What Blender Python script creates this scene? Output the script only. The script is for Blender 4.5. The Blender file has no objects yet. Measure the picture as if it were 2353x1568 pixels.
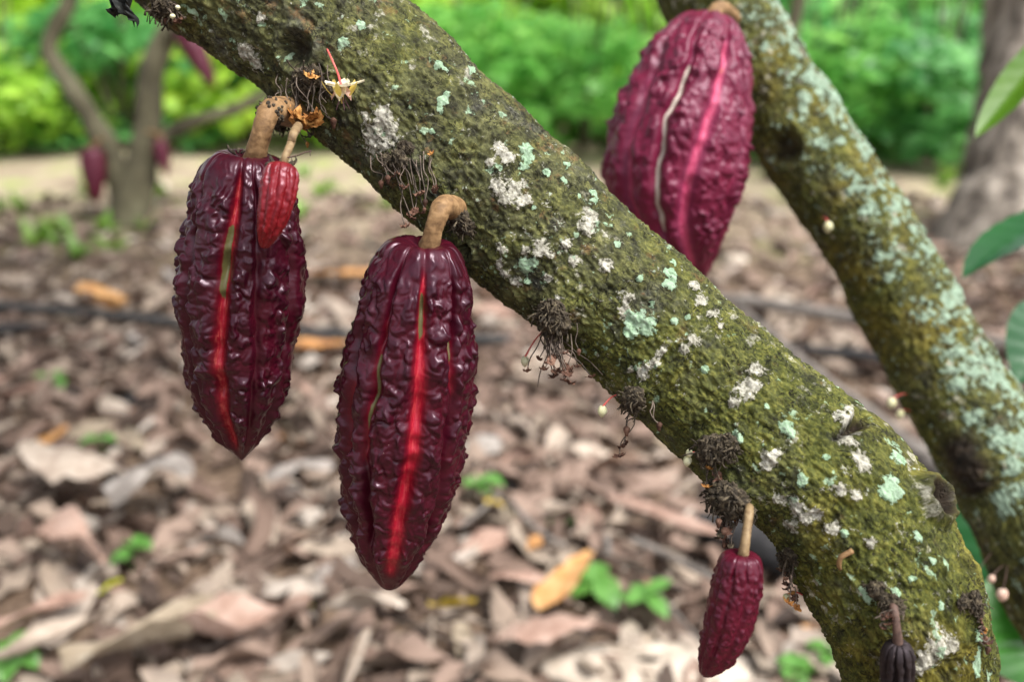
import bpy, math, random
import numpy as np
from mathutils import Vector

random.seed(7)
RNG = np.random.default_rng(7)
SC = bpy.context.scene
COL = SC.collection
R = math.radians

# ------------------------------------------------------------------ camera, sky, sun, exposure
PITCH, CAM_H, LENS = 20.0, 1.05, 35.0
FPX = 2353 * LENS / 36.0
CAM = np.array([0.0, 0.0, CAM_H])
_c, _s = math.cos(R(PITCH)), math.sin(R(PITCH))
C_RIGHT, C_UP, C_FWD = np.array([1., 0, 0]), np.array([0., _s, _c]), np.array([0., _c, -_s])

cd = bpy.data.cameras.new("camera")
cam = bpy.data.objects.new("camera", cd)
COL.objects.link(cam)
cam.location = CAM
cam.rotation_euler = (R(90 - PITCH), 0, 0)
cd.lens, cd.sensor_width, cd.clip_start, cd.clip_end = LENS, 36.0, 0.02, 300.0
cd.dof.use_dof = True
cd.dof.focus_distance = 0.492
cd.dof.aperture_fstop = 4.6
SC.camera = cam

world = bpy.data.worlds.new("World")
SC.world = world
world.use_nodes = True
wn = world.node_tree
bg = wn.nodes["Background"]
sky = wn.nodes.new("ShaderNodeTexSky")
sky.sky_type = 'NISHITA'
sky.sun_disc = False
SUN_EL, SUN_AZ = 60.0, 124.0          # azimuth clockwise from +Y
sky.sun_elevation, sky.sun_rotation = R(SUN_EL), R(SUN_AZ)
sky.dust_density = 3.0
hs = wn.nodes.new("ShaderNodeHueSaturation")
hs.inputs["Saturation"].default_value = 0.22     # cloud cover: the sky is nearly neutral
wn.links.new(sky.outputs[0], hs.inputs["Color"])
wn.links.new(hs.outputs[0], bg.inputs["Color"])
bg.inputs["Strength"].default_value = 0.15

sl = bpy.data.lights.new("sun", 'SUN')
sl.energy, sl.angle, sl.color = 2.9, R(24), (1.0, 0.965, 0.91)
sun = bpy.data.objects.new("sun", sl)
COL.objects.link(sun)
sun.rotation_euler = (R(90 - SUN_EL), 0, R(180 - SUN_AZ))

SC.view_settings.view_transform = 'Standard'
SC.view_settings.look = 'None'
SC.view_settings.exposure = 0.98
SC.view_settings.gamma = 1.0
SC.cycles.use_denoising = True
SC.cycles.max_bounces = 6
SC.cycles.transparent_max_bounces = 4

# ------------------------------------------------------------------ layout helpers
def P(x, y, d):
    """point at depth d that the photograph shows at pixel (x, y) of a 2353 wide copy"""
    return CAM + d * (C_FWD + C_RIGHT * (x - 1176.5) / FPX - C_UP * (y - 784) / FPX)

def PX(p):
    v = np.asarray(p) - CAM
    d = v @ C_FWD
    return np.stack([1176.5 + FPX * (v @ C_RIGHT) / d, 784 - FPX * (v @ C_UP) / d], -1)

def G(x, y, z=0.0):
    """where the sight line through a pixel meets the ground"""
    v = C_FWD + C_RIGHT * (x - 1176.5) / FPX - C_UP * (y - 784) / FPX
    return CAM + v * ((z - CAM_H) / v[2])

# ------------------------------------------------------------------ numpy noise
_PERM = RNG.permutation(256)
_PERM = np.concatenate([_PERM, _PERM, _PERM])
_GR = RNG.normal(size=(256, 3)); _GR /= np.linalg.norm(_GR, axis=1)[:, None]
_CELL = RNG.random((256, 3))

def _hash(i, j, k):
    return _PERM[_PERM[_PERM[i & 255] + (j & 255)] + (k & 255)]

def perlin(p):
    p = np.asarray(p, float)
    i = np.floor(p).astype(np.int64); f = p - i
    u = f * f * f * (f * (f * 6 - 15) + 10)
    out = 0
    for dx in (0, 1):
        wx = u[:, 0] if dx else 1 - u[:, 0]
        for dy in (0, 1):
            wy = u[:, 1] if dy else 1 - u[:, 1]
            for dz in (0, 1):
                wz = u[:, 2] if dz else 1 - u[:, 2]
                g = _GR[_hash(i[:, 0] + dx, i[:, 1] + dy, i[:, 2] + dz)]
                out = out + wx * wy * wz * ((f - (dx, dy, dz)) * g).sum(1)
    return out * 1.6

def fbm(p, scale, octaves=4, seed=0.0, rough=0.5):
    p = np.asarray(p, float) * scale + seed * 17.31
    a, t, o = 1.0, 0.0, 0
    for _ in range(octaves):
        o = o + a * perlin(p); t += a
        p = p * 2.03 + 5.7; a *= rough
    return o / t

def worley(p):
    """distance to nearest and second nearest feature point"""
    p = np.asarray(p, float)
    i = np.floor(p).astype(np.int64)
    d1 = np.full(len(p), 9.0); d2 = np.full(len(p), 9.0)
    for dx in (-1, 0, 1):
        for dy in (-1, 0, 1):
            for dz in (-1, 0, 1):
                c = i + (dx, dy, dz)
                q = c + _CELL[_hash(c[:, 0], c[:, 1], c[:, 2])]
                d = np.sqrt(((p - q) ** 2).sum(1))
                d2 = np.minimum(d2, np.maximum(d, d1)); d1 = np.minimum(d1, d)
    return d1, d2

def beads(u, v, per, sig=.40, seed=0):
    """round bumps of uneven height on an unrolled surface; u wraps after per cells"""
    iu, iv = np.floor(u).astype(np.int64), np.floor(v).astype(np.int64)
    out = np.zeros(len(u)); mx = np.zeros(len(u))
    for du in (-1, 0, 1):
        for dv in (-1, 0, 1):
            cu, cv = iu + du, iv + dv
            h = _hash(np.mod(cu, per), cv, np.full_like(cu, seed))
            r3 = _CELL[h]
            d = ((u - cu - .12 - .76 * r3[:, 0]) ** 2 + (v - cv - .12 - .76 * r3[:, 1]) ** 2)
            g = (.35 + .9 * r3[:, 2]) * np.exp(-d / (sig * (.75 + .5 * r3[:, 2])) ** 2)
            out += g; mx = np.maximum(mx, g)
    return .35 * out + .65 * mx

def smooth(a, b, x):
    t = np.clip((x - a) / (b - a), 0, 1)
    return t * t * (3 - 2 * t)

# ------------------------------------------------------------------ mesh helpers
def mesh(name, v, f, mat=None, attrs=None, shade=True):
    v = np.asarray(v, np.float32); f = np.asarray(f, np.int32)
    me = bpy.data.meshes.new(name)
    n, k = len(f), f.shape[1]
    me.vertices.add(len(v)); me.vertices.foreach_set("co", v.ravel())
    me.loops.add(n * k); me.loops.foreach_set("vertex_index", f.ravel())
    me.polygons.add(n); me.polygons.foreach_set("loop_start", np.arange(0, n * k, k, dtype=np.int32))
    me.polygons.foreach_set("use_smooth", np.full(n, shade))
    for key, a in (attrs or {}).items():
        a = np.asarray(a, np.float32)
        if a.ndim == 2:
            at = me.attributes.new(key, 'FLOAT_VECTOR', 'POINT'); at.data.foreach_set("vector", a.ravel())
        else:
            at = me.attributes.new(key, 'FLOAT', 'POINT'); at.data.foreach_set("value", a)
    me.update(calc_edges=True)
    if mat: me.materials.append(mat)
    return me

def link(name, me, parent=None, loc=None):
    o = bpy.data.objects.new(name, me)
    COL.objects.link(o)
    if parent is not None: o.parent = parent
    if loc is not None: o.location = loc
    return o

def tag(o, label, cat, group=None):
    o["label"], o["category"] = label, cat
    if group: o["group"] = group
    return o

class Thing:
    """an Empty at the thing's base; its parts are given in world coordinates"""
    def __init__(self, name, label, cat, loc, group=None):
        self.loc = np.asarray(loc, float)
        self.o = link(name, None, None, self.loc)
        self.o.empty_display_size = 0.02
        tag(self.o, label, cat, group)
    def add(self, name, v, f, mat, attrs=None, parent=None, shade=True):
        return link(name, mesh(name, np.asarray(v) - self.loc, f, mat, attrs, shade), parent or self.o)

def grid_faces(nu, nv, closed=True, off=0):
    i = np.arange(nu - 1)[:, None]
    j = np.arange(nv if closed else nv - 1)[None]
    j2 = (j + 1) % nv
    return np.stack([i * nv + j, i * nv + j2, (i + 1) * nv + j2, (i + 1) * nv + j], -1).reshape(-1, 4) + off

def catmull(pts, m):
    """resample a polyline (columns may hold anything) as a smooth curve, m samples"""
    pts = np.asarray(pts, float)
    n = len(pts)
    ext = np.vstack([2 * pts[0] - pts[1], pts, 2 * pts[-1] - pts[-2]])
    u = np.linspace(0, n - 1, m) if np.isscalar(m) else np.asarray(m)
    i = np.minimum(u.astype(int), n - 2); t = (u - i)[:, None]
    a, b, c, d = ext[i], ext[i + 1], ext[i + 2], ext[i + 3]
    return 0.5 * (2 * b + (c - a) * t + (2 * a - 5 * b + 4 * c - d) * t * t + (3 * b - a - 3 * c + d) * t ** 3)

def frames(c, hint=None):
    t = np.gradient(c, axis=0); t /= np.linalg.norm(t, axis=1)[:, None] + 1e-12
    h = np.array([0.0, -1, 0.2]) if hint is None else np.asarray(hint, float)
    a = np.empty_like(c)
    for k in range(len(c)):
        h = h - t[k] * (h @ t[k])
        if np.linalg.norm(h) < 1e-6: h = np.cross(t[k], [0.3, 0.5, 0.8])
        h = h / np.linalg.norm(h); a[k] = h
    return t, a, np.cross(t, a)

def tube(pts, rad, nv=8, m=None, cap=True, jitter=0.0, jscale=60, seed=0.0):
    """tapered tube through points; rad a number or one radius per point"""
    pts = np.asarray(pts, float)
    rad = np.full(len(pts), rad) if np.isscalar(rad) else np.asarray(rad, float)
    q = catmull(np.column_stack([pts, rad]), m or max(2, 4 * (len(pts) - 1) + 1))
    c, r = q[:, :3], np.maximum(q[:, 3], 1e-5)
    t, a, b = frames(c)
    th = np.linspace(0, 2 * np.pi, nv, endpoint=False)
    rr = np.repeat(r[:, None], nv, 1)
    dirs = a[:, None] * np.cos(th)[None, :, None] + b[:, None] * np.sin(th)[None, :, None]
    v = c[:, None] + dirs * rr[..., None]
    if jitter:
        v = v + dirs * (fbm(v.reshape(-1, 3), jscale, 3, seed).reshape(rr.shape) * jitter)[..., None]
    v = v.reshape(-1, 3)
    f = grid_faces(len(c), nv)
    if cap:
        n = len(v)
        v = np.vstack([v, c[0] - t[0] * r[0] * .3, c[-1] + t[-1] * r[-1] * .3])
        j = np.arange(nv); j2 = (j + 1) % nv
        k = (len(c) - 1) * nv
        f = np.vstack([f, np.stack([np.full(nv, n), j2, j, j], -1)[:, [0, 1, 2, 2]][:, :4],
                       np.stack([np.full(nv, n + 1), k + j, k + j2, k + j2], -1)])
    return v, tidy(f)

def tidy(f):
    """quads with a doubled corner become two-cornered slivers in Blender: split everything into triangles"""
    f = np.asarray(f)
    if f.shape[1] == 3: return f
    tri = np.vstack([f[:, [0, 1, 2]], f[:, [0, 2, 3]]])
    ok = (tri[:, 0] != tri[:, 1]) & (tri[:, 1] != tri[:, 2]) & (tri[:, 0] != tri[:, 2])
    return tri[ok]

def join(parts):
    vs, fs, n = [], [], 0
    for v, f in parts:
        vs.append(np.asarray(v)); fs.append(tidy(f) + n); n += len(v)
    return np.vstack(vs), np.vstack(fs)

def ball(nu=12, nv=16):
    u = np.linspace(0, np.pi, nu); th = np.linspace(0, 2 * np.pi, nv, endpoint=False)
    v = np.stack([np.sin(u)[:, None] * np.cos(th), np.sin(u)[:, None] * np.sin(th), np.repeat(np.cos(u)[:, None], nv, 1)], -1)
    return v.reshape(-1, 3), grid_faces(nu, nv)

# ------------------------------------------------------------------ node helpers
class NT:
    def __init__(self, name):
        self.m = bpy.data.materials.new(name); self.m.use_nodes = True
        self.t = self.m.node_tree; self.bs = self.t.nodes["Principled BSDF"]; self.out = self.t.nodes["Material Output"]
    def n(self, kind): return self.t.nodes.new(kind)
    def put(self, sock, v):
        if hasattr(v, "is_linked") or isinstance(v, bpy.types.NodeSocket): self.t.links.new(v, sock)
        elif isinstance(v, (tuple, list)) and len(v) == 3 and sock.type == 'RGBA': sock.default_value = (*v, 1)
        else: sock.default_value = v
    def attr(self, name, out="Fac"):
        a = self.n("ShaderNodeAttribute"); a.attribute_name = name; return a.outputs[out]
    def vec(self, v, scale):
        m = self.n("ShaderNodeMapping"); self.put(m.inputs["Vector"], v); m.inputs["Scale"].default_value = scale; return m.outputs[0]
    def coord(self, which="Object"): return self.n("ShaderNodeTexCoord").outputs[which]
    def noise(self, v, scale, detail=4, rough=0.55, dist=0.0):
        a = self.n("ShaderNodeTexNoise"); self.put(a.inputs["Vector"], v)
        for k, x in (("Scale", scale), ("Detail", detail), ("Roughness", rough), ("Distortion", dist)): a.inputs[k].default_value = x
        return a.outputs["Fac"]
    def voro(self, v, scale, feature='F1', out="Distance"):
        a = self.n("ShaderNodeTexVoronoi"); a.feature = feature; self.put(a.inputs["Vector"], v); a.inputs["Scale"].default_value = scale
        return a.outputs[out]
    def math(self, op, a, b=0.0, clamp=False):
        m = self.n("ShaderNodeMath"); m.operation = op; m.use_clamp = clamp
        self.put(m.inputs[0], a); self.put(m.inputs[1], b); return m.outputs[0]
    def step(self, x, a, b):
        m = self.n("ShaderNodeMapRange"); m.interpolation_type = 'SMOOTHSTEP'
        self.put(m.inputs["Value"], x); m.inputs["From Min"].default_value = a; m.inputs["From Max"].default_value = b
        return m.outputs[0]
    def ramp(self, x, stops):
        r = self.n("ShaderNodeValToRGB"); self.put(r.inputs[0], x); e = r.color_ramp.elements
        while len(e) < len(stops): e.new(0.5)
        for k, (p, c) in zip(e, stops): k.position = p; k.color = (*c, 1)
        return r.outputs[0]
    def mix(self, f, a, b, mode='MIX'):
        m = self.n("ShaderNodeMix"); m.data_type = 'RGBA'; m.blend_type = mode
        self.put(m.inputs[0], f); self.put(m.inputs[6], a); self.put(m.inputs[7], b); return m.outputs[2]
    def bump(self, h, strength, dist, normal=None):
        b = self.n("ShaderNodeBump"); self.put(b.inputs["Height"], h); b.inputs["Strength"].default_value = strength
        b.inputs["Distance"].default_value = dist
        if normal is not None: self.put(b.inputs["Normal"], normal)
        return b.outputs[0]
    def rand(self): return self.n("ShaderNodeObjectInfo").outputs["Random"]
    def done(self, color, rough=0.8, normal=None, spec=0.4, coat=None, translucent=None):
        self.put(self.bs.inputs["Base Color"], color); self.put(self.bs.inputs["Roughness"], rough)
        self.bs.inputs["Specular IOR Level"].default_value = spec
        if normal is not None: self.put(self.bs.inputs["Normal"], normal)
        if coat: self.bs.inputs["Coat Weight"].default_value, self.bs.inputs["Coat Roughness"].default_value = coat
        if translucent:
            fac, tcol = translucent
            tr = self.n("ShaderNodeBsdfTranslucent"); self.put(tr.inputs["Color"], tcol)
            mx = self.n("ShaderNodeMixShader"); mx.inputs[0].default_value = fac
            self.t.links.new(self.bs.outputs[0], mx.inputs[1]); self.t.links.new(tr.outputs[0], mx.inputs[2])
            self.t.links.new(mx.outputs[0], self.out.inputs["Surface"])
        return self.m

# ------------------------------------------------------------------ materials
def bark_material(name, moss_amt, mint, speck, crust=.0):
    t = NT(name)
    b = t.attr("bark", "Vector")
    lw, lm, moss, rot_shade = t.attr("lw"), t.attr("lm"), t.attr("moss"), t.attr("rot_shade")
    big = t.noise(b, 24, 3, .55, .4); mid = t.noise(b, 105, 6, .68, .5)
    fine = t.noise(t.vec(b, (1, 1.5, 1.5)), 480, 4, .7); an = t.noise(t.vec(b, (.5, 1, 1)), 300, 5, .72, .8)
    mixd = t.math('ADD', t.math('MULTIPLY', mid, .55), t.math('ADD', t.math('MULTIPLY', fine, .25), t.math('MULTIPLY', an, .20)))
    col = t.ramp(mixd, [(.34, (.009, .009, .006)), (.43, (.030, .030, .014)), (.50, (.068, .069, .030)), (.57, (.120, .119, .058)), (.66, (.25, .245, .15))])
    # grey and rusty areas
    col = t.mix(t.math('MULTIPLY', t.step(t.noise(b, 38, 4, .65), .52, .66), .60), col, t.ramp(fine, [(.35, (.030, .030, .028)), (.65, (.115, .113, .100))]))
    col = t.mix(t.math('MULTIPLY', t.step(t.noise(b, 75, 5, .7), .58, .68), .60), col, (.19, .105, .048))
    # algae and moss
    mz = t.math('ADD', t.math('MULTIPLY', moss, .34 * moss_amt), t.math('ADD', t.math('MULTIPLY', big, .55), t.math('MULTIPLY', mid, .50)))
    col = t.mix(t.math('MULTIPLY', t.step(mz, .56, .88), .80), col,
                t.ramp(t.math('ADD', t.math('MULTIPLY', fine, .5), t.math('MULTIPLY', mid, .5)), [(.38, (.014, .019, .003)), (.50, (.068, .078, .010)), (.62, (.18, .175, .030))]))
    och = t.math('MULTIPLY', t.step(t.noise(b, 17, 3), .47, .66), t.step(moss, .55, 1.0))
    col = t.mix(t.math('MULTIPLY', och, .55), col, t.ramp(mid, [(.38, (.035, .026, .004)), (.5, (.13, .10, .014)), (.62, (.24, .19, .03))]))
    # short dark cracks
    cr_ = t.noise(t.vec(b, (.8, 1, 1)), 210, 3, .6, 1.2)
    ck = t.math('MULTIPLY', t.step(t.math('ABSOLUTE', t.math('SUBTRACT', cr_, .5)), .030, .006), t.step(t.noise(b, 60, 3), .40, .55))
    col = t.mix(t.math('MULTIPLY', ck, .85), col, (.010, .009, .006))
    # lichen: placed patches, frayed by noise, plus scattered specks
    fray = t.math('ADD', t.noise(b, 170, 4, .65), t.math('MULTIPLY', t.noise(b, 640, 3, .65), .60))
    dev = t.math('SUBTRACT', fray, .80)
    fw = t.step(t.math('ADD', lw, t.math('MULTIPLY', dev, 2.6)), .36, .66)
    sp = t.math('ADD', t.noise(b, 130, 4, .62), t.math('MULTIPLY', t.noise(b, 22, 2), speck))
    fm = t.step(t.math('ADD', lm, t.math('MULTIPLY', dev, 1.9)), .42, .54)
    fm2 = t.step(sp, .63 + .5 * speck, .69 + .5 * speck)
    fw2 = t.step(t.math('ADD', t.noise(b, 90, 5, .7), t.math('MULTIPLY', t.noise(b, 14, 2), .35)), .75 - crust, .86 - crust)
    gran = t.math('ADD', t.math('MULTIPLY', fine, .6), t.math('MULTIPLY', mid, .4))
    wcol = t.ramp(gran, [(.36, (.07, .066, .048)), (.46, (.33, .315, .25)), (.56, (.56, .54, .47)), (.68, (.72, .70, .64))])
    mcol = t.ramp(t.math('ADD', t.math('MULTIPLY', fine, .6), t.math('MULTIPLY', an, .4)),
                  [(.34, (.07, .12, .06)), (.46, mint), (.66, (.42, .54, .42))])
    col = t.mix(t.math('MULTIPLY', t.math('MAXIMUM', fw, t.math('MULTIPLY', fw2, .7)), .92), col, wcol)
    col = t.mix(t.math('MULTIPLY', t.math('MAXIMUM', fm, t.math('MULTIPLY', fm2, .8)), .92), col, mcol)
    col = t.mix(rot_shade, col, t.ramp(mid, [(.35, (.006, .005, .004)), (.65, (.035, .024, .015))]))  # dark rotten wood, and painted shade inside the holes and the notch
    h = t.math('ADD', t.math('MULTIPLY', an, .9), t.math('ADD', t.math('MULTIPLY', mid, 1.3), t.math('MULTIPLY', ck, -.35)))
    h = t.math('ADD', h, t.math('MULTIPLY', t.math('MAXIMUM', fw, fm), t.math('ADD', .10, t.math('MULTIPLY', fine, .9))))
    return t.done(col, t.math('ADD', .55, t.math('MULTIPLY', fine, .4)), t.bump(h, .8, .0019), .18)

M = {}
M['bark'] = bark_material("mossy_bark", 1.0, (.29, .43, .28), .25, -.03)
M['bark_rear'] = bark_material("lichen_bark", .75, (.25, .35, .26), .30)

def pod_material(name, dark, mid, red, pale, green=(.21, .23, .07), rough=.30):
    t = NT(name)
    fur, grn, wart, sc = t.attr("furrow"), t.attr("green"), t.attr("wart"), t.attr("scar")
    o = t.coord()
    n1 = t.noise(o, 90, 4, .6); n2 = t.noise(o, 900, 3, .6); n3 = t.noise(o, 35, 3)
    col = t.mix(t.math('ADD', t.math('MULTIPLY', wart, .75), t.math('MULTIPLY', t.math('SUBTRACT', n1, .5), .9)), mid, dark)
    col = t.mix(t.math('MULTIPLY', t.step(n3, .5, .75), .35), col, mid)
    streak = t.noise(t.vec(t.attr("podv", "Vector"), (1, 1, .12)), 900, 4, .75)
    rcol = t.mix(t.step(streak, .45, .68), red, pale)
    f2 = t.math('ADD', fur, t.math('MULTIPLY', t.math('SUBTRACT', streak, .5), .5))
    col = t.mix(t.math('MULTIPLY', t.step(f2, .06, .5), .8), col, (red[0] * .42, red[1] * .5, red[2] * .55))
    col = t.mix(t.step(f2, .42, .95), col, rcol)
    col = t.mix(t.step(t.math('ADD', grn, t.math('MULTIPLY', t.math('SUBTRACT', streak, .5), .7)), .42, .62), col, green)
    col = t.mix(t.step(t.math('ADD', sc, t.math('MULTIPLY', t.math('SUBTRACT', n1, .5), .8)), .42, .6), col, (.46, .40, .34))
    specks = t.step(t.voro(o, 260), .055, .03)
    specks = t.math('MULTIPLY', specks, t.step(t.noise(o, 50, 2), .55, .62))
    col = t.mix(t.math('MULTIPLY', specks, .6), col, (.55, .42, .40))
    rg = t.math('ADD', rough - .07, t.math('ADD', t.math('MULTIPLY', n1, .16), t.math('MULTIPLY', fur, .12)))
    h = t.math('ADD', t.math('MULTIPLY', n1, .8), t.math('MULTIPLY', n2, .12))
    t.bs.inputs["Specular Tint"].default_value = (.96, .80, .93, 1)      # violet sheen put into the highlight colour
    return t.done(col, rg, t.bump(h, .35, .0012), .42)

M['pod'] = pod_material("maroon_pod_skin", (.017, .0015, .0060), (.042, .0022, .0075), (.21, .003, .012), (.33, .06, .05), (.080, .075, .026))
M['pod_b'] = pod_material("plum_pod_skin", (.019, .0016, .0066), (.050, .0025, .0085), (.26, .003, .015), (.36, .035, .04), (.095, .085, .032))
M['pod_pink'] = pod_material("crimson_pod_skin", (.075, .0042, .020), (.14, .006, .030), (.36, .030, .09), (.50, .11, .19), (.34, .17, .06), .44)
M['pod_small'] = pod_material("young_pod_skin", (.045, .0025, .0105), (.075, .0035, .0125), (.22, .01, .02), (.3, .03, .04), rough=.33)
M['pod_red'] = pod_material("red_pod_skin", (.105, .0035, .0070), (.165, .0055, .0085), (.36, .02, .02), (.45, .06, .05), rough=.34)
M['pod_far'] = pod_material("far_pod_skin", (.05, .003, .010), (.09, .005, .016), (.14, .012, .035), (.3, .04, .06), rough=.42)
M['pod_black'] = pod_material("shrivelled_pod_skin", (.006, .005, .005), (.014, .010, .009), (.03, .02, .015), (.05, .04, .03), (.03, .03, .02), .6)

def plain(name, stops, scale=120, rough=.75, bumpd=.0008, bs=.6, spec=.35, stretch=(1, 1, 1), per_object=0.0, translucent=None):
    t = NT(name)
    o = t.vec(t.coord(), stretch)
    n = t.noise(o, scale, 5, .62, .3)
    x = n
    if per_object:
        x = t.math('ADD', n, t.math('MULTIPLY', t.math('SUBTRACT', t.rand(), .5), per_object))
    c = t.ramp(x, stops)
    tr = (translucent, c) if translucent else None
    return t.done(c, rough, t.bump(n, bs, bumpd), spec, translucent=tr)

M['stalk'] = plain("tan_stalk", [(.3, (.085, .045, .020)), (.5, (.21, .120, .052)), (.68, (.31, .19, .09))], 200, .7, .0010)
M['stalk_pale'] = plain("pale_stalk", [(.3, (.10, .06, .03)), (.5, (.21, .14, .07)), (.7, (.30, .22, .12))], 260, .65, .0004)
M['stalk_dark'] = plain("dark_stalk", [(.3, (.04, .022, .018)), (.6, (.11, .065, .05))], 260, .7, .0005)
M['dry_dark'] = plain("dark_dry_cushion", [(.3, (.010, .008, .006)), (.5, (.045, .034, .022)), (.66, (.12, .095, .06)), (.8, (.16, .15, .06))], 420, .9, .0012)
M['dry_stem'] = plain("dry_stem", [(.3, (.030, .022, .017)), (.55, (.095, .070, .054)), (.75, (.19, .15, .12))], 300, .8, .0003, per_object=.25)
M['dry_flower'] = plain("withered_flower_brown", [(.3, (.035, .016, .011)), (.55, (.12, .055, .035)), (.75, (.23, .13, .09))], 300, .75, .0005, per_object=.25, translucent=.15)
M['dry_orange'] = plain("withered_flower_orange", [(.3, (.13, .045, .012)), (.5, (.36, .15, .035)), (.72, (.58, .32, .10))], 300, .7, .0004, per_object=.2, translucent=.2)
M['petal'] = plain("cream_petal", [(.35, (.62, .52, .28)), (.55, (.80, .74, .55)), (.75, (.86, .84, .72))], 200, .55, .0002, translucent=.3)
M['petal_yellow'] = plain("yellow_petal", [(.35, (.62, .46, .08)), (.65, (.80, .66, .20))], 200, .55, .0002, translucent=.3)
M['petal_pink'] = plain("pinkish_petal", [(.35, (.55, .28, .20)), (.65, (.78, .58, .48))], 200, .55, .0002, translucent=.3)
M['bud'] = plain("cream_bud", [(.35, (.58, .56, .30)), (.65, (.78, .76, .56))], 150, .5, .0002, translucent=.15)
M['bud_pink'] = plain("pink_bud", [(.35, (.55, .34, .26)), (.65, (.74, .58, .48))], 150, .5, .0002, translucent=.15)
M['pedicel'] = plain("pink_pedicel", [(.35, (.50, .07, .06)), (.65, (.66, .15, .13))], 200, .5, .0002)
M['filament'] = plain("purple_filament", [(.35, (.05, .02, .025)), (.65, (.12, .05, .06))], 200, .6, .0002)
M['black_leaf'] = plain("blackened_leaf", [(.35, (.006, .007, .008)), (.6, (.03, .032, .03)), (.8, (.10, .10, .09))], 160, .5, .0006)
M['hose'] = plain("black_hose", [(.3, (.018, .018, .019)), (.7, (.075, .072, .07))], 60, .55, .001)
M['fallen'] = plain("fallen_branch_bark", [(.3, (.06, .052, .048)), (.5, (.15, .13, .115)), (.7, (.27, .245, .22))], 40, .9, .004, stretch=(1, 1, 1))
M['charred'] = plain("dark_rotten_wood", [(.3, (.010, .010, .011)), (.6, (.035, .033, .034)), (.8, (.08, .07, .065))], 50, .8, .004)
M['trunk_far'] = plain("far_bark", [(.3, (.030, .026, .015)), (.5, (.080, .070, .040)), (.66, (.14, .130, .080)), (.8, (.27, .28, .21))], 9, .9, .01, stretch=(1, 1, .5))
M['trunk_big'] = plain("ridged_far_bark", [(.36, (.04, .032, .026)), (.5, (.16, .135, .110)), (.64, (.32, .28, .235))], 16, .9, .03, stretch=(1, 1, .16))
M['stone'] = plain("pale_stone", [(.3, (.26, .21, .165)), (.5, (.46, .385, .31)), (.72, (.62, .55, .47))], 22, .9, .004)

def leaf_mat(name, base, tip, spec=.5, rough=.4, tr=.35, use_attr=True, vscale=40):
    t = NT(name)
    x = t.attr("shade") if use_attr else t.noise(t.coord(), vscale, 4)
    n = t.noise(t.coord(), vscale, 3)
    c = t.mix(t.math('ADD', t.math('MULTIPLY', x, .85), t.math('MULTIPLY', t.math('SUBTRACT', n, .5), .5), True), base, tip)
    return t.done(c, rough, t.bump(n, .25, .002), spec, translucent=(tr, c))

M['foliage_a'] = leaf_mat("fresh_green_foliage", (.20, .45, .04), (.52, .78, .10), tr=.6)
M['foliage_b'] = leaf_mat("mid_green_foliage", (.13, .42, .09), (.40, .74, .18), tr=.6)
M['foliage_c'] = leaf_mat("yellow_green_foliage", (.24, .48, .03), (.62, .80, .09), tr=.6)
M['foliage_d'] = leaf_mat("blue_green_foliage", (.06, .27, .07), (.25, .60, .18), tr=.55)
M['canopy'] = leaf_mat("overhead_cacao_foliage", (.03, .09, .012), (.06, .15, .02), tr=.2)
M['seedling'] = leaf_mat("seedling_leaf", (.075, .23, .03), (.18, .40, .09), use_attr=False)
M['leaf_bright'] = leaf_mat("bright_cacao_leaf", (.07, .20, .008), (.14, .30, .02), use_attr=False, vscale=30, tr=.55)
M['leaf_dark'] = leaf_mat("dark_cacao_leaf", (.010, .062, .020), (.025, .11, .03), use_attr=False, vscale=20, rough=.28, tr=.12)
M['leaf_mid'] = leaf_mat("green_cacao_leaf", (.020, .12, .008), (.045, .20, .015), use_attr=False, vscale=20, rough=.35, tr=.25)
M['weed'] = leaf_mat("weed_blade", (.10, .24, .025), (.28, .42, .07))

DEAD = {
 'pale':   [(.30, (.25, .19, .15)), (.50, (.41, .33, .265)), (.70, (.55, .47, .395))],
 'pink':   [(.30, (.17, .098, .073)), (.50, (.34, .215, .165)), (.70, (.47, .335, .275))],
 'tan':    [(.30, (.20, .155, .105)), (.50, (.36, .29, .21)), (.70, (.48, .41, .32))],
 'brown':  [(.30, (.06, .034, .022)), (.50, (.15, .088, .058)), (.70, (.27, .175, .125))],
 'grey':   [(.30, (.15, .13, .115)), (.50, (.30, .262, .235)), (.70, (.45, .41, .375))],
 'orange': [(.30, (.34, .13, .04)), (.50, (.56, .28, .10)), (.70, (.66, .42, .20))],
 'yellow': [(.30, (.36, .25, .02)), (.50, (.60, .43, .04)), (.70, (.70, .58, .12))],
 'lime':   [(.30, (.30, .32, .02)), (.50, (.50, .50, .04)), (.70, (.62, .60, .12))],
}
for k, st in DEAD.items():
    M['dead_' + k] = plain("dead_leaf_" + k, st, 26, .72, .003, .5, .35, per_object=.16, translucent=.12)

def litter_mat():
    t = NT("leaf_litter_mixed")
    x = t.attr("shade"); n = t.noise(t.coord(), 24, 4, .6)
    c = t.ramp(x, [(0, (.035, .024, .019)), (.2, (.095, .065, .050)), (.4, (.20, .135, .105)), (.55, (.31, .22, .175)), (.7, (.34, .275, .215)), (.85, (.38, .31, .255)), (1, (.47, .41, .355))])
    c = t.mix(t.math('MULTIPLY', t.math('SUBTRACT', n, .35, True), .9), c, (.07, .042, .03))
    return t.done(c, .75, t.bump(n, .5, .003), .3, translucent=(.1, c))
M['litter'] = litter_mat()

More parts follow.
